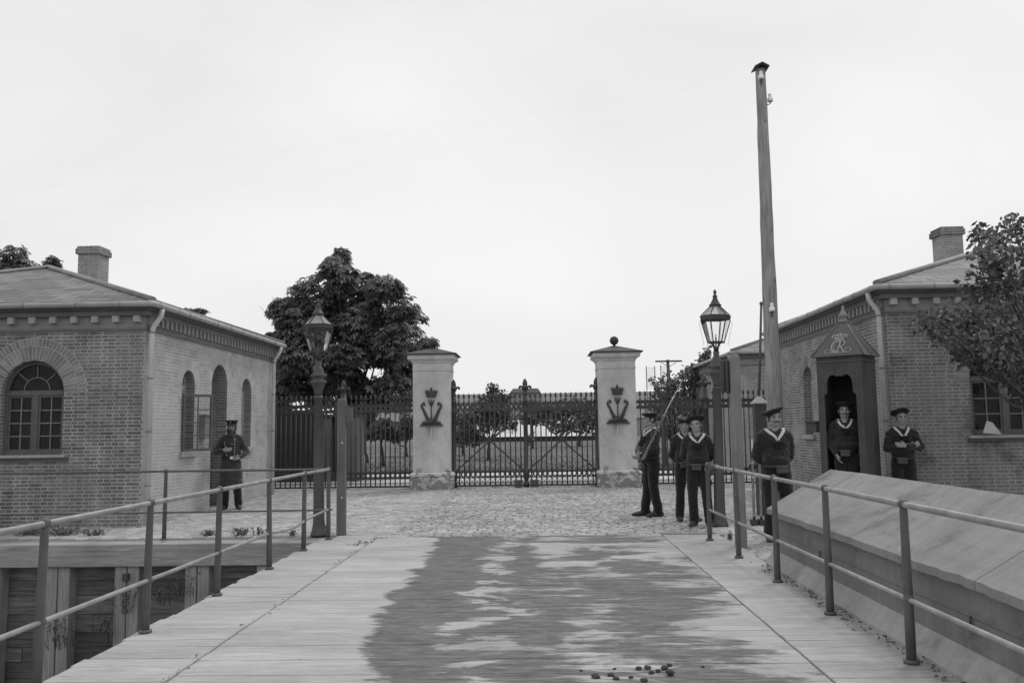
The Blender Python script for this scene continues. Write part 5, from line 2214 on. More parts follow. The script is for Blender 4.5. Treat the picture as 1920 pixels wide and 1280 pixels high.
        b.box(0.005, 0.085, -0.170, -0.150, 0.972, 1.03)
        b.build('buckle', M['brass'], root, bevel=0.004)
        for u0, u1, z0, z1, nb in ((-0.115, -0.065, 1.30, 1.05, 6), (0.075, 0.085, 1.36, 1.05, 7)):
            for i in range(nb):
                f = i / (nb - 1)
                q, nq, _, _ = bv.ray_cast(Vector((u0 + (u1 - u0) * f, -0.6, z0 + (z1 - z0) * f)), Vector((0, 1, 0)))
                if q is None:
                    continue
                b = MB()
                b.ball(q + nq * 0.003, 0.0115, 8, 6)
                b.build('button', M['brass'], root)
        b = MB()
        b.tube([bv.find_nearest(Vector((x, -0.2, z)))[0] + Vector((0, -0.006, 0)) for x, z in ((0.015, 1.31), (0.035, 1.26), (0.07, 1.235))], 0.003, 5)
        b.build('watch_chain', M['brass'], root)
    # --- face details
    for s in (-1, 1):
        b = MB()
        b.ball(HM @ Vector((s * 0.030, -0.0765, 1.596)), (0.0125, 0.010, 0.0075), 8, 6)
        b.build('eye', M['eye'], root)
        b = MB()
        b.tube([HM @ Vector(p) for p in ((s * 0.052, -0.074, 1.614), (s * 0.032, -0.093, 1.619), (s * 0.014, -0.094, 1.613))], [0.004, 0.0055, 0.004], 6)
        b.build('eyebrow', M['hair'], root)
    b = MB()
    b.ball(HM @ Vector((0, 0.022, 1.612)), (0.091, 0.096, 0.098), 18, 12)
    b.build('hair', M['hair_fair'] if fair else M['hair'], root)
    if moustache:
        b = MB()
        for s in (-1, 1):
            b.tube([HM @ Vector(p) for p in ((0, -0.098, 1.549), (s * 0.02, -0.098, 1.546), (s * 0.040, -0.086, 1.536))], [0.008, 0.010, 0.004], 7)
        b.build('moustache', M['hair'], root)
    if beard:
        b = MB()
        for p, r_ in (((0, -0.07, 1.50), (0.055, 0.045, 0.05)), ((0, -0.075, 1.455), (0.06, 0.04, 0.055)), ((0.04, -0.07, 1.42), (0.035, 0.03, 0.06)), ((-0.04, -0.07, 1.42), (0.035, 0.03, 0.06)),
                      ((0.06, -0.02, 1.525), (0.026, 0.045, 0.06)), ((-0.06, -0.02, 1.525), (0.026, 0.045, 0.06)), ((0.075, 0.0, 1.58), (0.012, 0.03, 0.05)), ((-0.075, 0.0, 1.58), (0.012, 0.03, 0.05))):
            b.ball(HM @ Vector(p), r_, 12, 8)
        mesh_obj('beard', remesh(b, 0.008, 2, 0.012, 4), M['hair'], root)
    sc = height / 1.72
    root.location = loc
    root.rotation_euler = (lean, 0, rz)
    root.scale = (sc * girth, sc * girth, sc)
    return root


UP, DN = (0, 0, 1), (0, 0, -1)
BEHIND = {1: ((0.228, 0.09, 1.10), (0.075, 0.205, 0.95), (-1, 0.1, -0.1), (0, -1, 0), (0, 0, 1), 0.3),
          -1: ((-0.228, 0.09, 1.10), (-0.075, 0.185, 0.97), (1, 0.1, -0.1), (0, -1, 0), (0, 0, 1), 0.3)}
CROSSED = {1: ((0.262, -0.05, 1.135), (0.0, -0.225, 1.165), (-1, -0.05, 0.15), (0, 1, 0), (0, 0.2, 1), 0.25),
           -1: ((-0.255, -0.05, 1.125), (0.085, -0.175, 1.135), (0.85, 0.05, 0.5), (0, 1, -0.2), (-0.4, 0.2, 1), 0.35)}
DOWN = {1: ((0.245, 0.05, 1.12), (0.225, -0.04, 0.90), (0, -0.1, -1), (-1, 0, 0), (0, -1, 0), 0.35),
        -1: ((-0.245, 0.03, 1.12), (-0.17, -0.12, 0.92), (0.35, -0.25, -1), (1, 0, 0), (0.3, -1, 0), 0.4)}
RIFLE = {1: ((0.255, -0.08, 1.12), (0.155, -0.265, 0.985), (-0.35, -0.75, -0.1), (-0.6, 0, 0.7), (0.3, -0.4, 0.6), 0.8),
         -1: ((-0.245, -0.09, 1.12), (0.035, -0.255, 1.035), (0.95, -0.2, -0.1), (0, 0.9, 0.2), (0, -0.2, 1), 0.6)}
COATP = {1: ((0.285, 0.02, 1.11), (0.20, -0.185, 1.0), (-0.9, -0.15, -0.1), (0, 0.9, 0), (0, 0, 1), 0.7),
         -1: ((-0.285, 0.0, 1.11), (-0.13, -0.165, 1.15), (0.9, 0.1, 0.1), (0, 1, 0), (0, 0, 1), 0.2)}

p = G(439, 952)
person((p.x, 17.45, 0), R(8), 1.76, 'bearded watchman in long belted frock coat and peaked cap by the doorway', COATP, 'coat', yaw=R(-4), seed=2, moustache=True, beard=True,
       legs={1: ((0.12, -0.02, 0.50), (0.145, 0.02, 0.085), 0.35), -1: ((-0.10, -0.02, 0.50), (-0.115, 0.0, 0.085), -0.2)})
p = G(1224, 967)
SR1 = person((p.x, p.y, 0), R(-72), 1.77, 'sailor in profile with a rifle sloped on his shoulder beside the gate pillar', RIFLE, seed=5, girth=1.0, yaw=R(-6), cap_tilt=(0, 0.05), moustache=False,
       legs={1: ((0.10, -0.02, 0.50), (0.10, 0.05, 0.085), 0.2), -1: ((-0.10, -0.03, 0.50), (-0.11, -0.08, 0.085), -0.2)})
p = G(1309, 985)
q = AT(1283, 800, 14.35)
person((q.x, 14.35, 0), R(6), 1.66, 'sailor half hidden behind his comrade, cap pulled low over the face', BEHIND, seed=6, girth=0.97, yaw=R(-12), nod=R(4), cap_tilt=(0.05, 0.16), moustache=False)
person((p.x + 0.03, p.y, 0), R(-8), 1.655, 'younger clean shaven sailor standing next to the lamp post, hands behind back', BEHIND, seed=9, girth=0.98, yaw=R(-14), tilt=R(-5), cap_tilt=(-0.12, -0.40), moustache=False, fair=True,
       legs={1: ((0.12, -0.02, 0.50), (0.15, 0.02, 0.085), 0.3), -1: ((-0.10, -0.03, 0.50), (-0.09, 0.0, 0.085), -0.3)})
p = G(1455, 1013)
person((p.x + 0.045, p.y, 0), R(4), 1.735, 'moustached sailor with hands behind his back standing at the end of the parapet', BEHIND, seed=3, girth=1.03, yaw=R(2), cap_tilt=(-0.30, -0.12), moustache=True,
       legs={1: ((0.13, -0.02, 0.50), (0.15, 0.02, 0.085), 0.35), -1: ((-0.10, -0.02, 0.50), (-0.115, 0.01, 0.085), -0.3)})
bx = Vector((sb.x, SBY, 0)) + Matrix.Rotation(RZ, 3, 'Z') @ Vector((-0.02, -0.12, 0.12))
person(bx, R(-14), 1.735, 'moustached sailor standing inside the sentry box', DOWN, seed=13, girth=0.96, yaw=R(-2), cap_tilt=(0.08, -0.22), moustache=True)
c = AT(1690, 800, 14.0)
person((c.x, 14.0, 0), R(-8), 1.725, 'sailor with folded arms in front of the brick house corner', CROSSED, seed=10, girth=0.98, yaw=R(6), cap_tilt=(-0.06, -0.42), moustache=False, fair=True)


# ------------------------------------------------------------------ rifles
def rifle(bayonet=True):
    t = thing('rifle', (0, 0, 0), 'x', 'rifle')
    b = MB()
    b.prism([(-0.045, 0.0), (0.085, 0.02), (0.05, 0.22), (0.022, 0.36), (0.022, 0.95), (-0.016, 0.95), (-0.02, 0.40), (-0.015, 0.30), (-0.03, 0.2)], -0.018, 0.018, lambda u, z, d: Vector((d, u, z)))
    b.build('stock', M['gun_wood'], t, bevel=0.006)
    b = MB()
    b.tube([(0, -0.02, 0.40), (0, -0.02, 1.30)], [0.014, 0.010], 10)
    b.tube([(0, -0.024, 0.36), (0, -0.024, 0.52)], [0.019, 0.019], 10)
    b.build('barrel', M['gun_steel'], t)
    for z in (0.66, 0.90):
        b = MB()
        b.lathe([(0.026, -0.012), (0.03, 0), (0.026, 0.012)], (0, 0.0, z), 10)
        b.build('band', M['gun_steel'], t)
    b = MB()
    b.tube([(0, 0.02, 0.33), (0, 0.065, 0.37), (0, 0.065, 0.42), (0, 0.02, 0.46)], 0.005, 6)
    b.build('trigger_guard', M['gun_steel'], t)
    if bayonet:
        b = MB()
        b.tube([(0.0, 0.012, 1.20), (0, 0.012, 1.32)], 0.014, 8)
        b.bar((0, 0.012, 1.32), (0, 0.012, 1.66), 0.008, 0.022)
        b.build('bayonet', M['gun_steel'], t)
    return t


rf = rifle(True)
rf['label'] = 'rifle with fixed bayonet sloped on the shoulder of the sailor in profile'
a = AT(1204, 862, 14.78)
c = AT(1279.5, 711, 15.02)
dv = (c - a)
L = dv.length
dv.normalize()
rf.scale = (0.8, 0.72, L / 1.66)
rf.location = a
rf.rotation_euler = dv.to_track_quat('Z', 'X').to_euler()

t = thing('rifle_rack', (3.55, 13.9, 0), 'low dark rack holding the row of leaning rifles', 'rack')
b = MB()
for x in (3.31, 3.42, 3.53, 3.64):
    bb = MB()
    bb.box(x - 0.045, x + 0.045, 13.55, 13.72, 0.0, 0.08)
    bb.build('butt_block', M['box_dark'], t, bevel=0.008)
b.box(3.36, 3.86, 13.97, 14.02, 0.84, 0.90)
b.build('rail', M['box_dark'], t)
for x in (3.60, 3.84):
    b = MB()
    b.bar((x, 13.995, 0.0), (x, 13.995, 0.839), 0.05)
    b.build('upright', M['box_dark'], t)
rr = rifle(False)
for i, x in enumerate((3.31, 3.42, 3.53, 3.64)):
    o = rr if i == 0 else copy_tree(rr)
    o['label'] = 'rifle leaning in the rack beside the vent post'
    o['group'] = 'rifles leaning in the rack'
    o.location = (x, 13.62, 0.082)
    d = Vector((0.10, 0.36, 1)).normalized()
    o.rotation_euler = d.to_track_quat('Z', 'Y').to_euler()

b = MB()
rnd = random.Random(6)
for x, y in RAG:
    b.ball((x + rnd.uniform(-.01, .01), y, 0.995 + rnd.uniform(-.012, .008)), (rnd.uniform(.035, .055), .05, rnd.uniform(.032, .048)), 10, 8)
chain(b, [(RAG[3][0] - 0.02, RAG[3][1], 0.97), (RAG[3][0] - 0.05, RAG[3][1] + 0.02, 0.90), (RAG[3][0] - 0.04, RAG[3][1] + 0.03, 0.82)], [0.03, 0.022, 0.012])
o = mesh_obj('tied_rag', remesh(b, 0.009, 1, 0.016, 2.2), M['cloth_dark'])
tag(o, 'dark rag tied round the far end of the railing near the sailors', 'rag')
# ------------------------------------------------------------------ trees and plants
def leaf_mat(name, lo, hi, trans=0.25):
    k = NT(name)
    i = k.island()
    x = k.rng(i, 0, 1, lo, hi)
    cl = k.noise(k.coord('Object'), 1.3, 3, 0.5)
    x = k.math('MULTIPLY', x, k.rng(cl, 0.35, 0.65, 0.75, 1.25))
    k.grey(x)
    k.rough(0.5)
    k.b.inputs['Specular IOR Level'].default_value = 0.3
    tr = k.n('ShaderNodeBsdfTranslucent')
    cc = k.n('ShaderNodeCombineColor')
    for q in range(3):
        k.t.links.new(x, cc.inputs[q])
    k.t.links.new(cc.outputs[0], tr.inputs[0])
    mx = k.n('ShaderNodeMixShader')
    mx.inputs[0].default_value = trans
    k.t.links.new(k.b.outputs[0], mx.inputs[1])
    k.t.links.new(tr.outputs[0], mx.inputs[2])
    k.t.links.new(mx.outputs[0], k.t.nodes['Material Output'].inputs['Surface'])
    return k.m


M['leaf_chestnut'] = leaf_mat('chestnut_leaves', 0.08, 0.27, 0.42)
M['leaf_round'] = leaf_mat('round_leaves', 0.06, 0.24, 0.3)
M['leaf_far'] = leaf_mat('far_leaves', 0.07, 0.16, 0.25)
M['weed'] = leaf_mat('weed_leaves', 0.10, 0.22, 0.25)
M['lawn_grass'] = leaf_mat('lawn_grass', 0.10, 0.20, 0.3)
M['bark'] = wood_mat('tree_bark', 0.07, 2, 0.4)


def lump_points(lumps, n, rs, shell=0.45, gap=0.18, gs=2.0):
    c = np.array([l[0] for l in lumps], dtype=float)
    r = np.array([l[1] for l in lumps], dtype=float)
    w = (r[:, 0] * r[:, 1] * r[:, 2]) ** (2 / 3)
    k = rs.choice(len(lumps), n, p=w / w.sum())
    d = rs.normal(size=(n, 3))
    d /= np.linalg.norm(d, axis=1)[:, None]
    rad = rs.random(n) ** shell
    wob = 1 + 0.16 * np.array([mnoise.noise(Vector((a[0] * 2.3 + q, a[1] * 2.3, a[2] * 2.3 + q * 3))) for a, q in zip(d, k)])
    p = c[k] + d * r[k] * (rad * wob)[:, None]
    g = np.array([mnoise.noise(Vector((x * gs, y * gs, z * gs))) for x, y, z in p])
    keep = g > -gap
    return p[keep], d[keep], rad[keep]


def leaf_mesh(name, P, D, size, kind, rs, mat, parent, droop=0.5):
    n = len(P)
    if kind == 'palm':
        m = 6
        ang = np.linspace(-2.0, 2.0, m)
        V = np.zeros((n, m, 4, 3))
        out = D * np.array([1, 1, 0.35]) + rs.normal(size=(n, 3)) * 0.45
        out[:, 2] = np.abs(out[:, 2]) * 0.3 - droop * 0.55
        out /= np.linalg.norm(out, axis=1)[:, None]
        up = np.tile([0, 0, 1.0], (n, 1)) + rs.normal(size=(n, 3)) * 0.35 + D * 0.35
        side = np.cross(out, up)
        side /= np.linalg.norm(side, axis=1)[:, None]
        nor = np.cross(side, out)
        sz = size * rs.uniform(0.7, 1.25, n)
        for j in range(m):
            a = ang[j] + rs.normal(size=n) * 0.1
            dirv = out * np.cos(a)[:, None] + side * np.sin(a)[:, None] - nor * (0.28 + 0.2 * rs.random(n))[:, None]
            dirv[:, 2] -= 0.12
            dirv /= np.linalg.norm(dirv, axis=1)[:, None]
            wv = np.cross(dirv, nor)
            wv /= np.linalg.norm(wv, axis=1)[:, None]
            ln = sz * (1.0 - 0.14 * abs(ang[j]))
            V[:, j, 0] = P
            V[:, j, 1] = P + dirv * (ln * 0.66)[:, None] + wv * (ln * 0.19)[:, None]
            V[:, j, 2] = P + dirv * ln[:, None] - nor * (ln * 0.12)[:, None]
            V[:, j, 3] = P + dirv * (ln * 0.66)[:, None] - wv * (ln * 0.19)[:, None]
        V = V.reshape(-1, 3)
        q = len(V) // 4
        F_ = np.arange(q * 4).reshape(-1, 4)
    else:
        out = D + rs.normal(size=(n, 3)) * 0.8
        out[:, 2] -= droop
        out /= np.linalg.norm(out, axis=1)[:, None]
        up = rs.normal(size=(n, 3)) * 0.7 + np.array([0, 0, 0.8])
        side = np.cross(out, up)
        side /= np.linalg.norm(side, axis=1)[:, None]
        nor = np.cross(side, out)
        sz = (size * rs.uniform(0.6, 1.3, n))[:, None]
        wd = 0.34 if kind == 'oval' else 0.22
        V = np.stack([P, P + out * sz * 0.35 + side * sz * wd + nor * sz * 0.07, P + out * sz * 0.75 + side * sz * wd * 0.8 + nor * sz * 0.03, P + out * sz - nor * sz * 0.08,
                      P + out * sz * 0.75 - side * sz * wd * 0.8 + nor * sz * 0.03, P + out * sz * 0.35 - side * sz * wd + nor * sz * 0.07], axis=1).reshape(-1, 3)
        F_ = np.arange(n * 6).reshape(-1, 6)
        F_ = np.concatenate([F_[:, [0, 1, 2, 3]], F_[:, [0, 3, 4, 5]]])
    off = np.array(parent.location) if parent is not None else np.zeros(3)
    V = V - off
    me = bpy.data.meshes.new(name)
    me.vertices.add(len(V))
    me.vertices.foreach_set('co', V.ravel())
    me.loops.add(F_.size)
    me.loops.foreach_set('vertex_index', F_.ravel().astype(np.int32))
    me.polygons.add(len(F_))
    me.polygons.foreach_set('loop_start', np.arange(0, F_.size, 4, dtype=np.int32))
    me.polygons.foreach_set('loop_total', np.full(len(F_), 4, dtype=np.int32))
    me.update(calc_edges=True)
    me.materials.append(mat)
    o = bpy.data.objects.new(name, me)
    COL.objects.link(o)
    if parent is not None:
        o.parent = parent
    return o


def limbs(parent, base, fork, lumps, r0, rs, twigs=2):
    base, fork = Vector(base), Vector(fork)
    b = MB()
    pts = [base.lerp(fork, i / 6) + Vector((rs.normal() * r0 * 0.25 * (i > 0), rs.normal() * r0 * 0.25 * (i > 0), 0)) for i in range(7)]
    b.tube(pts, [r0 * (1.25 if i == 0 else 1 - 0.05 * i) for i in range(7)], 10)
    tr = b.build('trunk', M['bark'], parent)
    b = MB()
    top = pts[-1]
    for c, r in lumps:
        c = Vector(c)
        mid = top.lerp(c, 0.5) + Vector((rs.normal() * 0.15, rs.normal() * 0.15, -0.10 * (c - top).length + rs.normal() * 0.1))
        rr_ = r0 * (0.45 if len(lumps) < 12 else 0.24)
        b.tube([top + (mid - top) * 0.02, top.lerp(mid, 0.5), mid, mid.lerp(c, 0.6), c], [rr_, rr_ * 0.8, rr_ * 0.6, rr_ * 0.4, rr_ * 0.2], 7)
        for _ in range(twigs):
            e = c + Vector((rs.normal() * r[0] * 0.6, rs.normal() * r[1] * 0.6, rs.normal() * r[2] * 0.5))
            b.tube([mid.lerp(c, 0.5), mid.lerp(e, 0.6) , e], [rr_ * 0.35, rr_ * 0.25, rr_ * 0.1], 5)
    b.build('limb', M['bark'], parent)


def tree(name, label, Y, lumps_px, base_px, fork_frac, n, size, kind, mat, seed, group=None, r0=0.12, depth=0.8, shell=0.45, gap=0.18, gs=2.0, droop=0.5, base_y=None, yj=0.4):
    """lumps_px: (px, py, half width px, half height px) of the crown's clumps as seen at distance Y"""
    rs = np.random.RandomState(seed)
    lumps = []
    base = AT(base_px, 800, Y)
    base.z = 0
    for i, l in enumerate(lumps_px):
        px, py, rx_, ry_ = l[:4]
        dy = l[4] if len(l) > 4 else rs.uniform(-yj, yj)
        c = AT(px, py, Y + dy)
        s = (Y + dy) / F
        lumps.append(((c.x, c.y, c.z), (rx_ * s, depth * (rx_ + ry_) / 2 * s, ry_ * s)))
    zmin = min(l[0][2] for l in lumps)
    fork = Vector((base.x + rs.normal() * 0.05, base.y, max(0.3, zmin * fork_frac)))
    t = thing(name, base, label, 'tree' if 'tree' in name or 'chestnut' in name else 'bush', group)
    limbs(t, base, fork, lumps, r0, rs)
    P, D, rad = lump_points(lumps, n, rs, shell, gap, gs)
    leaf_mesh('crown', P, D, size, kind, rs, mat, t, droop)
    return t


tree('chestnut_tree', 'large dark chestnut tree behind the fence beside the left guardhouse', 29.0,
     [(632, 515, 42, 40), (598, 550, 55, 40), (680, 545, 50, 38), (720, 540, 36, 30), (735, 575, 48, 36), (560, 590, 46, 38), (535, 577, 34, 22), (630, 590, 75, 50), (695, 610, 70, 50),
      (770, 600, 32, 26), (748, 640, 52, 40), (800, 640, 20, 16), (560, 650, 55, 45), (625, 665, 75, 50), (690, 680, 70, 48), (755, 690, 45, 42), (545, 705, 55, 42), (600, 725, 60, 40), (665, 735, 65, 38), (730, 735, 55, 38), (528, 745, 28, 30), (640, 482, 16, 20), (512, 640, 22, 22), (510, 690, 22, 30)],
     648, 0.55, 13000, 0.245, 'palm', M['leaf_chestnut'], 21, r0=0.2, depth=1.0, shell=0.4, gap=0.13, gs=1.3, droop=0.6, yj=1.3)
# leafy tree at the right edge, near
tree('fruit_tree', 'leafy tree at the picture edge in front of the right guardhouse window', 11.6,
     [(1868, 460, 48, 46), (1840, 440, 26, 28), (1905, 440, 40, 36), (1815, 600, 66, 42), (1760, 602, 44, 22), (1730, 610, 24, 18), (1780, 585, 34, 26), (1842, 540, 48, 46), (1890, 540, 62, 62), (1830, 655, 46, 44), (1880, 640, 62, 60), (1862, 684, 46, 34),
      (1940, 560, 80, 110), (1915, 690, 44, 30), (1960, 660, 80, 60), (1990, 480, 80, 70), (1800, 650, 24, 30), (1850, 490, 36, 34), (1752, 628, 20, 20), (1898, 415, 22, 14), (1905, 715, 40, 22),
      (2040, 560, 90, 90, 0.3), (2140, 560, 90, 90, 0.5), (2090, 450, 80, 70, 0.2), (2180, 660, 80, 70, 0.6), (2060, 660, 80, 70, -0.4), (2010, 400, 70, 50, 0.5), (2090, 580, 100, 80, 1.2), (2000, 600, 90, 80, 1.0)],
     2090, 0.62, 15500, 0.072, 'oval', M['leaf_round'], 31, r0=0.12, depth=0.85, shell=0.55, gap=0.22, gs=3.5, droop=0.55, yj=0.5)
# sprigs behind the left guardhouse roof
tree('chestnut_tree', 'tree top showing over the left guardhouse roof next to the picture edge', 36.0, [(28, 478, 30, 24), (48, 495, 24, 16), (8, 495, 30, 22), (-40, 500, 50, 50), (20, 520, 60, 30)], 10, 0.8, 800, 0.30, 'palm', M['leaf_chestnut'], 41, 'tree tops above the roofs', r0=0.2, yj=0.5)
tree('chestnut_tree', 'small tree top peeping over the roof hip beside the chimney', 36.0, [(98, 490, 14, 11), (92, 510, 26, 20), (108, 500, 8, 8)], 95, 0.8, 260, 0.28, 'palm', M['leaf_chestnut'], 42, 'tree tops above the roofs', r0=0.15, yj=0.4)
tree('chestnut_tree', 'sparse tree top peeping over the side gutter of the left guardhouse', 34.0, [(372, 583, 14, 7), (352, 581, 10, 5), (365, 600, 22, 12)], 364, 0.8, 170, 0.26, 'palm', M['leaf_chestnut'], 43, 'tree tops above the roofs', r0=0.13, yj=0.4)
tree('chestnut_tree', 'low leafy crown beside the downpipe at the far eaves of the left guardhouse', 31.0, [(505, 650, 26, 14), (520, 672, 24, 22)], 512, 0.8, 260, 0.28, 'palm', M['leaf_chestnut'], 44, 'tree tops above the roofs', r0=0.13, yj=0.4)
# trees in the park beyond the gate
park = [
    ('park_tree', 'pointed young tree seen through the gate leaf nearer the chestnut', 43, [(924, 735, 12, 22), (918, 755, 28, 18), (945, 745, 12, 14), (900, 785, 36, 26), (940, 782, 34, 24), (885, 815, 30, 22), (955, 800, 14, 12)], 915, 0.75, 2600, 0.13, 51),
    ('park_tree', 'loose small tree seen just right of the middle gate post', 66, [(1000, 762, 18, 12), (1020, 768, 22, 14), (990, 785, 18, 12), (1012, 788, 24, 10)], 997, 0.85, 1500, 0.16, 52),
    ('park_tree', 'broad low tree with forked trunk seen through the gate near the right pillar', 74, [(1075, 762, 42, 18), (1045, 780, 28, 20), (1095, 780, 32, 22), (1060, 800, 36, 14), (1108, 800, 20, 18)], 1086, 0.7, 3200, 0.17, 53),
    ('park_bush', 'dense dark bush seen through the gate beside the left pillar', 52, [(866, 800, 26, 26), (858, 820, 22, 18), (880, 790, 20, 22)], 868, 0.5, 1800, 0.14, 54),
    ('park_tree', 'small round tree with bare trunk seen through the fence left of the gate', 37, [(716, 806, 26, 16), (700, 815, 18, 10), (735, 812, 20, 12), (718, 795, 18, 10)], 719, 0.85, 1500, 0.12, 55),
    ('park_bush', 'dark bush seen through the fence against the left pillar', 50, [(762, 805, 22, 20), (740, 818, 18, 12), (770, 785, 20, 18)], 762, 0.5, 1300, 0.14, 56),
    ('park_bush', 'low bush in shade under the chestnut behind the grey hut', 42, [(690, 795, 16, 18), (680, 770, 30, 20)], 688, 0.5, 900, 0.14, 57),
]
for nm, lab, Y, lp, bx_, ff, n, sz, sd_ in park:
    tree(nm, lab, Y, lp, bx_, ff, int(n * 1.9), sz * 1.1, 'oval', M['leaf_far'], sd_, 'trees in the park beyond the gate', r0=0.10 * Y / 50, depth=0.9, shell=0.5, gap=0.2, gs=2.2, droop=0.3, yj=0.8)
tree('park_tree', 'leafy tree behind the right fence under the distant lamp', 35.5,
     [(1262, 720, 34, 24), (1300, 705, 26, 22), (1285, 745, 40, 30), (1245, 760, 30, 28), (1315, 730, 22, 26), (1300, 775, 34, 30), (1260, 800, 36, 26), (1232, 720, 14, 16), (1235, 790, 24, 26), (1300, 820, 30, 26)], 1275, 0.5, 4200, 0.15, 'oval', M['leaf_round'], 61, 'trees in the park beyond the gate', r0=0.11, yj=0.8)
tree('park_tree', 'taller thin tree rising beside the farther brick building', 37.5, [(1322, 668, 10, 12), (1312, 685, 16, 12), (1325, 690, 12, 14), (1300, 692, 10, 8), (1318, 710, 18, 14), (1328, 655, 5, 8)], 1318, 0.8, 900, 0.14, 'oval', M['leaf_far'], 62, 'trees in the park beyond the gate', r0=0.08, yj=0.4)
# slim sapling with stake close behind the middle gate post
t = thing('sapling', (AT(997, 800, 30).x, 30, 0), 'slim staked sapling right behind the middle gate post', 'sapling')
c = AT(996, 800, 30)
b = MB()
b.tube([(c.x, 30, 0), (c.x - 0.03, 30, 1.6)], [0.02, 0.012], 7)
b.build('stem', M['bark'], t)
rs = np.random.RandomState(7)
P, D, rad = lump_points([((c.x - 0.03, 30, 1.25), (0.16, 0.16, 0.35)), ((c.x - 0.03, 30, 0.9), (0.14, 0.14, 0.2))], 240, rs, 0.6)
leaf_mesh('crown', P, D, 0.10, 'oval', rs, M['leaf_far'], t)

# ------------------------------------------------------------------ far buildings and hut behind the fence
M['white_roof'] = plain('whitewashed_roof', 0.68, 0.85, 0.05, 1, 0.0)
M['far_wall'] = plain('dark_far_wall', 0.07, 0.9, 0.2, 1, 0.0)
M['far_grey'] = plain('far_grey_wall', 0.25, 0.9, 0.1, 1, 0.0)
Y = 104.0
za, zb = AT(1000, 818, Y).z, AT(1000, 786, Y).z
xl, xr = AT(905, 818, Y).x, AT(1140, 818, Y).x
t = thing('low_shed', ((xl + xr) / 2, Y, 0), 'long low white roofed shed across the park lawn', 'shed')
b = MB()
b.box(xl - 2, xr - 0.4, Y + 0.5, Y + 5.5, -0.3, za - 0.05)
b.build('wall', M['far_wall'], t)
b = MB()
b.add([(xl - 2.4, Y, za), (xr, Y, za), (xr - 2.4, Y + 3.0, zb), (xl - 2, Y + 3.0, zb), (xr, Y + 6, za), (xl - 2.4, Y + 6, za), ],
      [(0, 1, 2, 3), (3, 2, 4, 5), (1, 4, 2), (0, 3, 5), (0, 5, 4, 1)])
b.build('roof', M['white_roof'], t)
Y = 150.0
ze, zr = AT(1000, 786, Y).z, AT(1000, 737, Y + 6).z
x0, x1 = AT(640, 800, Y).x, AT(1345, 800, Y).x
t = thing('long_building', ((x0 + x1) / 2, Y, 0), 'long grey roofed building far beyond the park', 'building')
b = MB()
b.box(x0, x1, Y + 0.5, Y + 11.5, -0.3, ze - 0.05)
b.build('wall', M['far_grey'], t)
b = MB()
b.add([(x0, Y, ze), (x1, Y, ze), (x1, Y + 6, zr), (x0, Y + 6, zr), (x1, Y + 12, ze), (x0, Y + 12, ze)], [(0, 1, 2, 3), (3, 2, 4, 5), (1, 4, 2), (0, 3, 5), (0, 5, 4, 1)])
rfo = b.build('roof', M['slate_pale'], t)
xa2, xb2 = AT(956, 735, Y + 4).x, AT(1014, 735, Y + 4).x
zt2 = AT(985, 727, Y + 4).z
b = MB()
b.box(xa2 + 0.3, xb2 - 0.3, Y + 3.5, Y + 8.5, zr - 2.0, zt2 - 0.9)
b.build('dormer', M['far_grey'], rfo)
b = MB()
b.add([(xa2, Y + 3, zt2 - 0.85), (xb2, Y + 3, zt2 - 0.85), (xb2 - 0.5, Y + 6, zt2), (xa2 + 0.5, Y + 6, zt2), (xb2, Y + 9, zt2 - 0.85), (xa2, Y + 9, zt2 - 0.85)], [(0, 1, 2, 3), (3, 2, 4, 5), (1, 4, 2), (0, 3, 5), (0, 5, 4, 1)])
b.build('dormer_roof', M['far_wall'], rfo)

# added dark screen, painted as the chestnut's shade and hedge, and a grey open fronted hut behind the left fence
t = thing('shade_screen', (AT(550, 800, 26.5).x, 26.5, 0), 'added dark screen standing in for shade and leaves behind the left fence', 'screen')
x0, x1 = AT(500, 800, 26.5).x, AT(592, 800, 26.5).x
zt = AT(550, 768, 26.5).z
x = x0
while x < x1:
    b = MB()
    b.box(x, min(x + 0.2, x1) - 0.008, 26.5, 26.54, 0, zt + 0.02 * math.sin(x * 7))
    b.build('shade_strip', M['sentry_in'], t)
    x += 0.2
Y = 27.0
x0, x1 = AT(601, 800, Y).x, AT(669, 800, Y).x
zt = AT(640, 781, Y).z
t = thing('watch_hut', ((x0 + x1) / 2, Y, 0), 'grey open fronted wooden hut behind the left fence', 'hut')
for xx, w in ((x0, 0.34), (x1 - 0.30, 0.30)):
    b = MB()
    b.box(xx, xx + w, Y, Y + 1.2, 0, zt)
    b.build('side_wall', M['post_wood_dark'], t)
b = MB()
b.box(x0 + 0.345, x1 - 0.305, Y + 1.1, Y + 1.15, 0, zt - 0.1)
b.build('back_wall', M['box_dark'], t)
b = MB()
b.box(x0 - 0.05, x1 + 0.05, Y - 0.05, Y + 1.3, zt + 0.002, zt + 0.08)
b.build('roof', M['box_dark'], t)
b = MB()
b.box(x0 + 0.50, x0 + 0.58, Y + 0.9, Y + 0.92, 1.1, 1.9)
b.box(x0 + 0.68, x0 + 0.74, Y + 0.9, Y + 0.92, 1.2, 1.65)
b.build('notice_board', M['linen'], t)


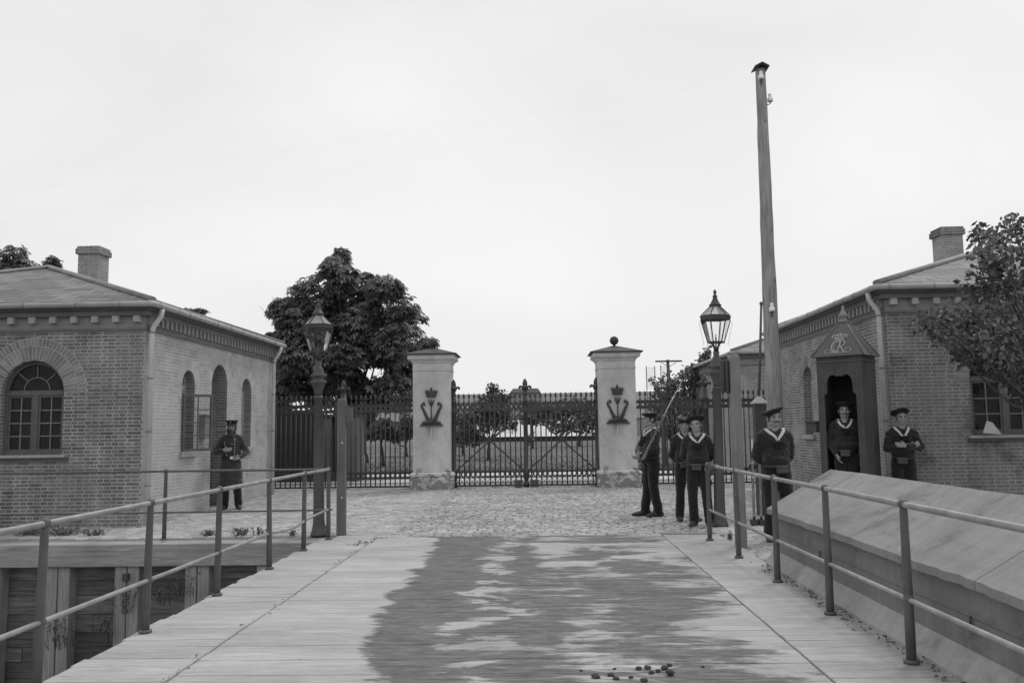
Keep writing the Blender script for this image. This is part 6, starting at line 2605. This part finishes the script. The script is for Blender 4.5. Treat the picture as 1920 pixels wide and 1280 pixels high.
# ------------------------------------------------------------------ weeds, grass, droppings
def tuft(px, py, hpx, wpx, label, seed, z=0.0, Y=None, group='weeds along the quay', leafy=True):
    p = G(px, py, z) if Y is None else AT(px, py, Y)
    rs = np.random.RandomState(seed)
    s = p.y / F
    h, w = hpx * s * 0.75, wpx * s
    t = thing('weed', p, label, 'weed', group)
    b = MB()
    n = max(7, int(wpx * (0.9 if Y is None else 0.28)))
    tips = []
    for i in range(n):
        a = Vector(p) + Vector((rs.normal() * w * 0.22, rs.normal() * w * 0.15, 0))
        hh = h * rs.uniform(0.5, 1.05)
        e = a + Vector((rs.normal() * w * 0.22, rs.normal() * w * 0.15, hh))
        m = a.lerp(e, 0.55) + Vector((0, 0, hh * 0.1))
        b.tube([a, m, e], [0.004, 0.003, 0.001], 4)
        tips += [m, e, a.lerp(e, 0.3), m.lerp(e, .5)]
    b.build('stem', M['weed'], t)
    if leafy:
        P = np.repeat(np.array([tuple(q) for q in tips]), 2, axis=0)
        P = P + rs.normal(size=P.shape) * 0.008
        D = rs.normal(size=P.shape)
        D[:, 2] = np.abs(D[:, 2])
        leaf_mesh('foliage', P, D, min(0.045, max(0.03, h * 0.3)), 'long', rs, M['weed'], t, -0.2)
    return t


weeds = [(120, 1002, 16, 70, 'low ragged weed patch at the foot of the left guardhouse front'), (175, 1003, 12, 36, 'small weed next to the downpipe foot on the quay'),
         (55, 1003, 14, 50, 'spreading weed near the picture edge on the quay paving'), (452, 1004, 18, 34, 'largest grass tuft on the quay edge behind the bent railing'), (390, 1004, 12, 34, 'flat grass tuft on the quay left of the largest one'),
         (487, 1003, 18, 16, 'narrow weed on the quay beside a railing post'), (548, 1004, 12, 14, 'tiny leafy weed between two railing posts on the quay'), (614, 1001, 22, 10, 'weed growing at the foot of the quay lamp post'),
         (1369, 1012, 18, 8, 'little weed at the paving edge beside the last railing posts')]
for i, (px, py, h_, w_, lab) in enumerate(weeds):
    tuft(px, py, h_, w_, lab, 70 + i)
wall_weeds = [(300, 1135, 60, 44, 'tall thin weed climbing the quay planks by the double pile'), (345, 1120, 62, 40, 'feathery weed against the quay wall close to the bridge edge'), (235, 1150, 70, 36, 'dark weed at the foot of the quay wall under the railing'),
              (110, 1215, 80, 60, 'bushy weed at the moat bottom under the nearest railing post'), (190, 1190, 60, 50, 'thin weed in the moat shade between the piles')]
for i, (px, py, h_, w_, lab) in enumerate(wall_weeds):
    p = AT(px, py, QY - 0.28)
    tuft(px, py, h_, w_, lab, 90 + i, Y=QY - 0.28, group='weeds on the quay wall')
# mown grass blades of the park as one mass
rs = np.random.RandomState(3)
n = 26000
y = 31.6 + 60 * rs.random(n) ** 1.6
x = (rs.random(n) - 0.5) * (y * 0.62)
P = np.stack([x, y, np.zeros(n)], axis=1)
D = np.stack([rs.normal(size=n) * 0.5, rs.normal(size=n) * 0.5, np.ones(n)], axis=1)
o = leaf_mesh('grass', P, D, 0.07, 'long', rs, M['lawn_grass'], None, -0.6)
tag(o, 'mown grass of the park beyond the gate', 'grass', kind='stuff')

M['dung'] = plain('horse_droppings', 0.075, 0.85, 0.5, 18, 0.8, 0.02)
spots = [(1117, 1270, 13), (1146, 1266, 10), (1156, 1273, 9), (1198, 1254, 9), (1214, 1253, 10), (1221, 1262, 9), (1234, 1259, 8), (1246, 1254, 11), (1255, 1248, 8), (1258, 1265, 14), (1208, 1277, 11), (1183, 1270, 7), (1090, 1257, 5), (1152, 1254, 5), (1318, 1250, 5)]
for i, (px, py, r_) in enumerate(spots):
    p = G(px, py)
    rr_ = r_ * p.y / F * 0.62
    me = MB()
    me.ball((0, 0, 0), (rr_, rr_ * 0.8, rr_ * 0.55), 20, 12)
    me.v = [tuple(Vector(v) * (1 + 0.55 * mnoise.noise(Vector(v) * (1.1 / rr_) + Vector((i * 3.3, 0, 0))) + 0.25 * mnoise.noise(Vector(v) * (3.0 / rr_) + Vector((i, 5, 0))))) for v in me.v]
    o = me.build('horse_dropping', M['dung'])
    o.location = (p.x, p.y, rr_ * 0.42)
    tag(o, 'dark horse dropping in the small heap lying on the bridge roadway', 'dropping', 'horse droppings on the roadway')

# straw, dust and dead leaves blown against the parapet and along the joint of the walkway
rs = np.random.RandomState(17)
n1, n2, n3 = 500, 40, 60
y1 = 4.0 + 5.8 * rs.random(n1)
clump = np.array([0.5 + 0.5 * mnoise.noise(Vector((0, y * 1.7, 4))) for y in y1])
keep = rs.random(n1) < clump
x1 = eave.x - 0.09 - np.abs(rs.normal(size=n1)) * 0.055
y2 = 3.0 + 9.2 * rs.random(n2)
x2 = SL + rs.normal(size=n2) * 0.03
y3 = 11.6 + 0.9 * rs.random(n3)
x3 = -2.35 + (y3 - 12.0) * 0.25 + rs.normal(size=n3) * 0.05
P = np.stack([np.concatenate([x1[keep], x2, x3]), np.concatenate([y1[keep], y2, y3])], axis=1)
P = np.concatenate([P, np.full((len(P), 1), 0.014) + np.abs(rs.normal(size=(len(P), 1))) * 0.006], axis=1)
D = rs.normal(size=P.shape)
D[:, 2] = np.abs(D[:, 2]) * 0.12
M['straw'] = leaf_mat('dead_straw', 0.05, 0.22, 0.1)
o = leaf_mesh('litter', P, D * 3, 0.034, 'long', rs, M['straw'], None, 0.0)
tag(o, 'straw and dust blown along the parapet and the plank joints', 'litter', kind='stuff')
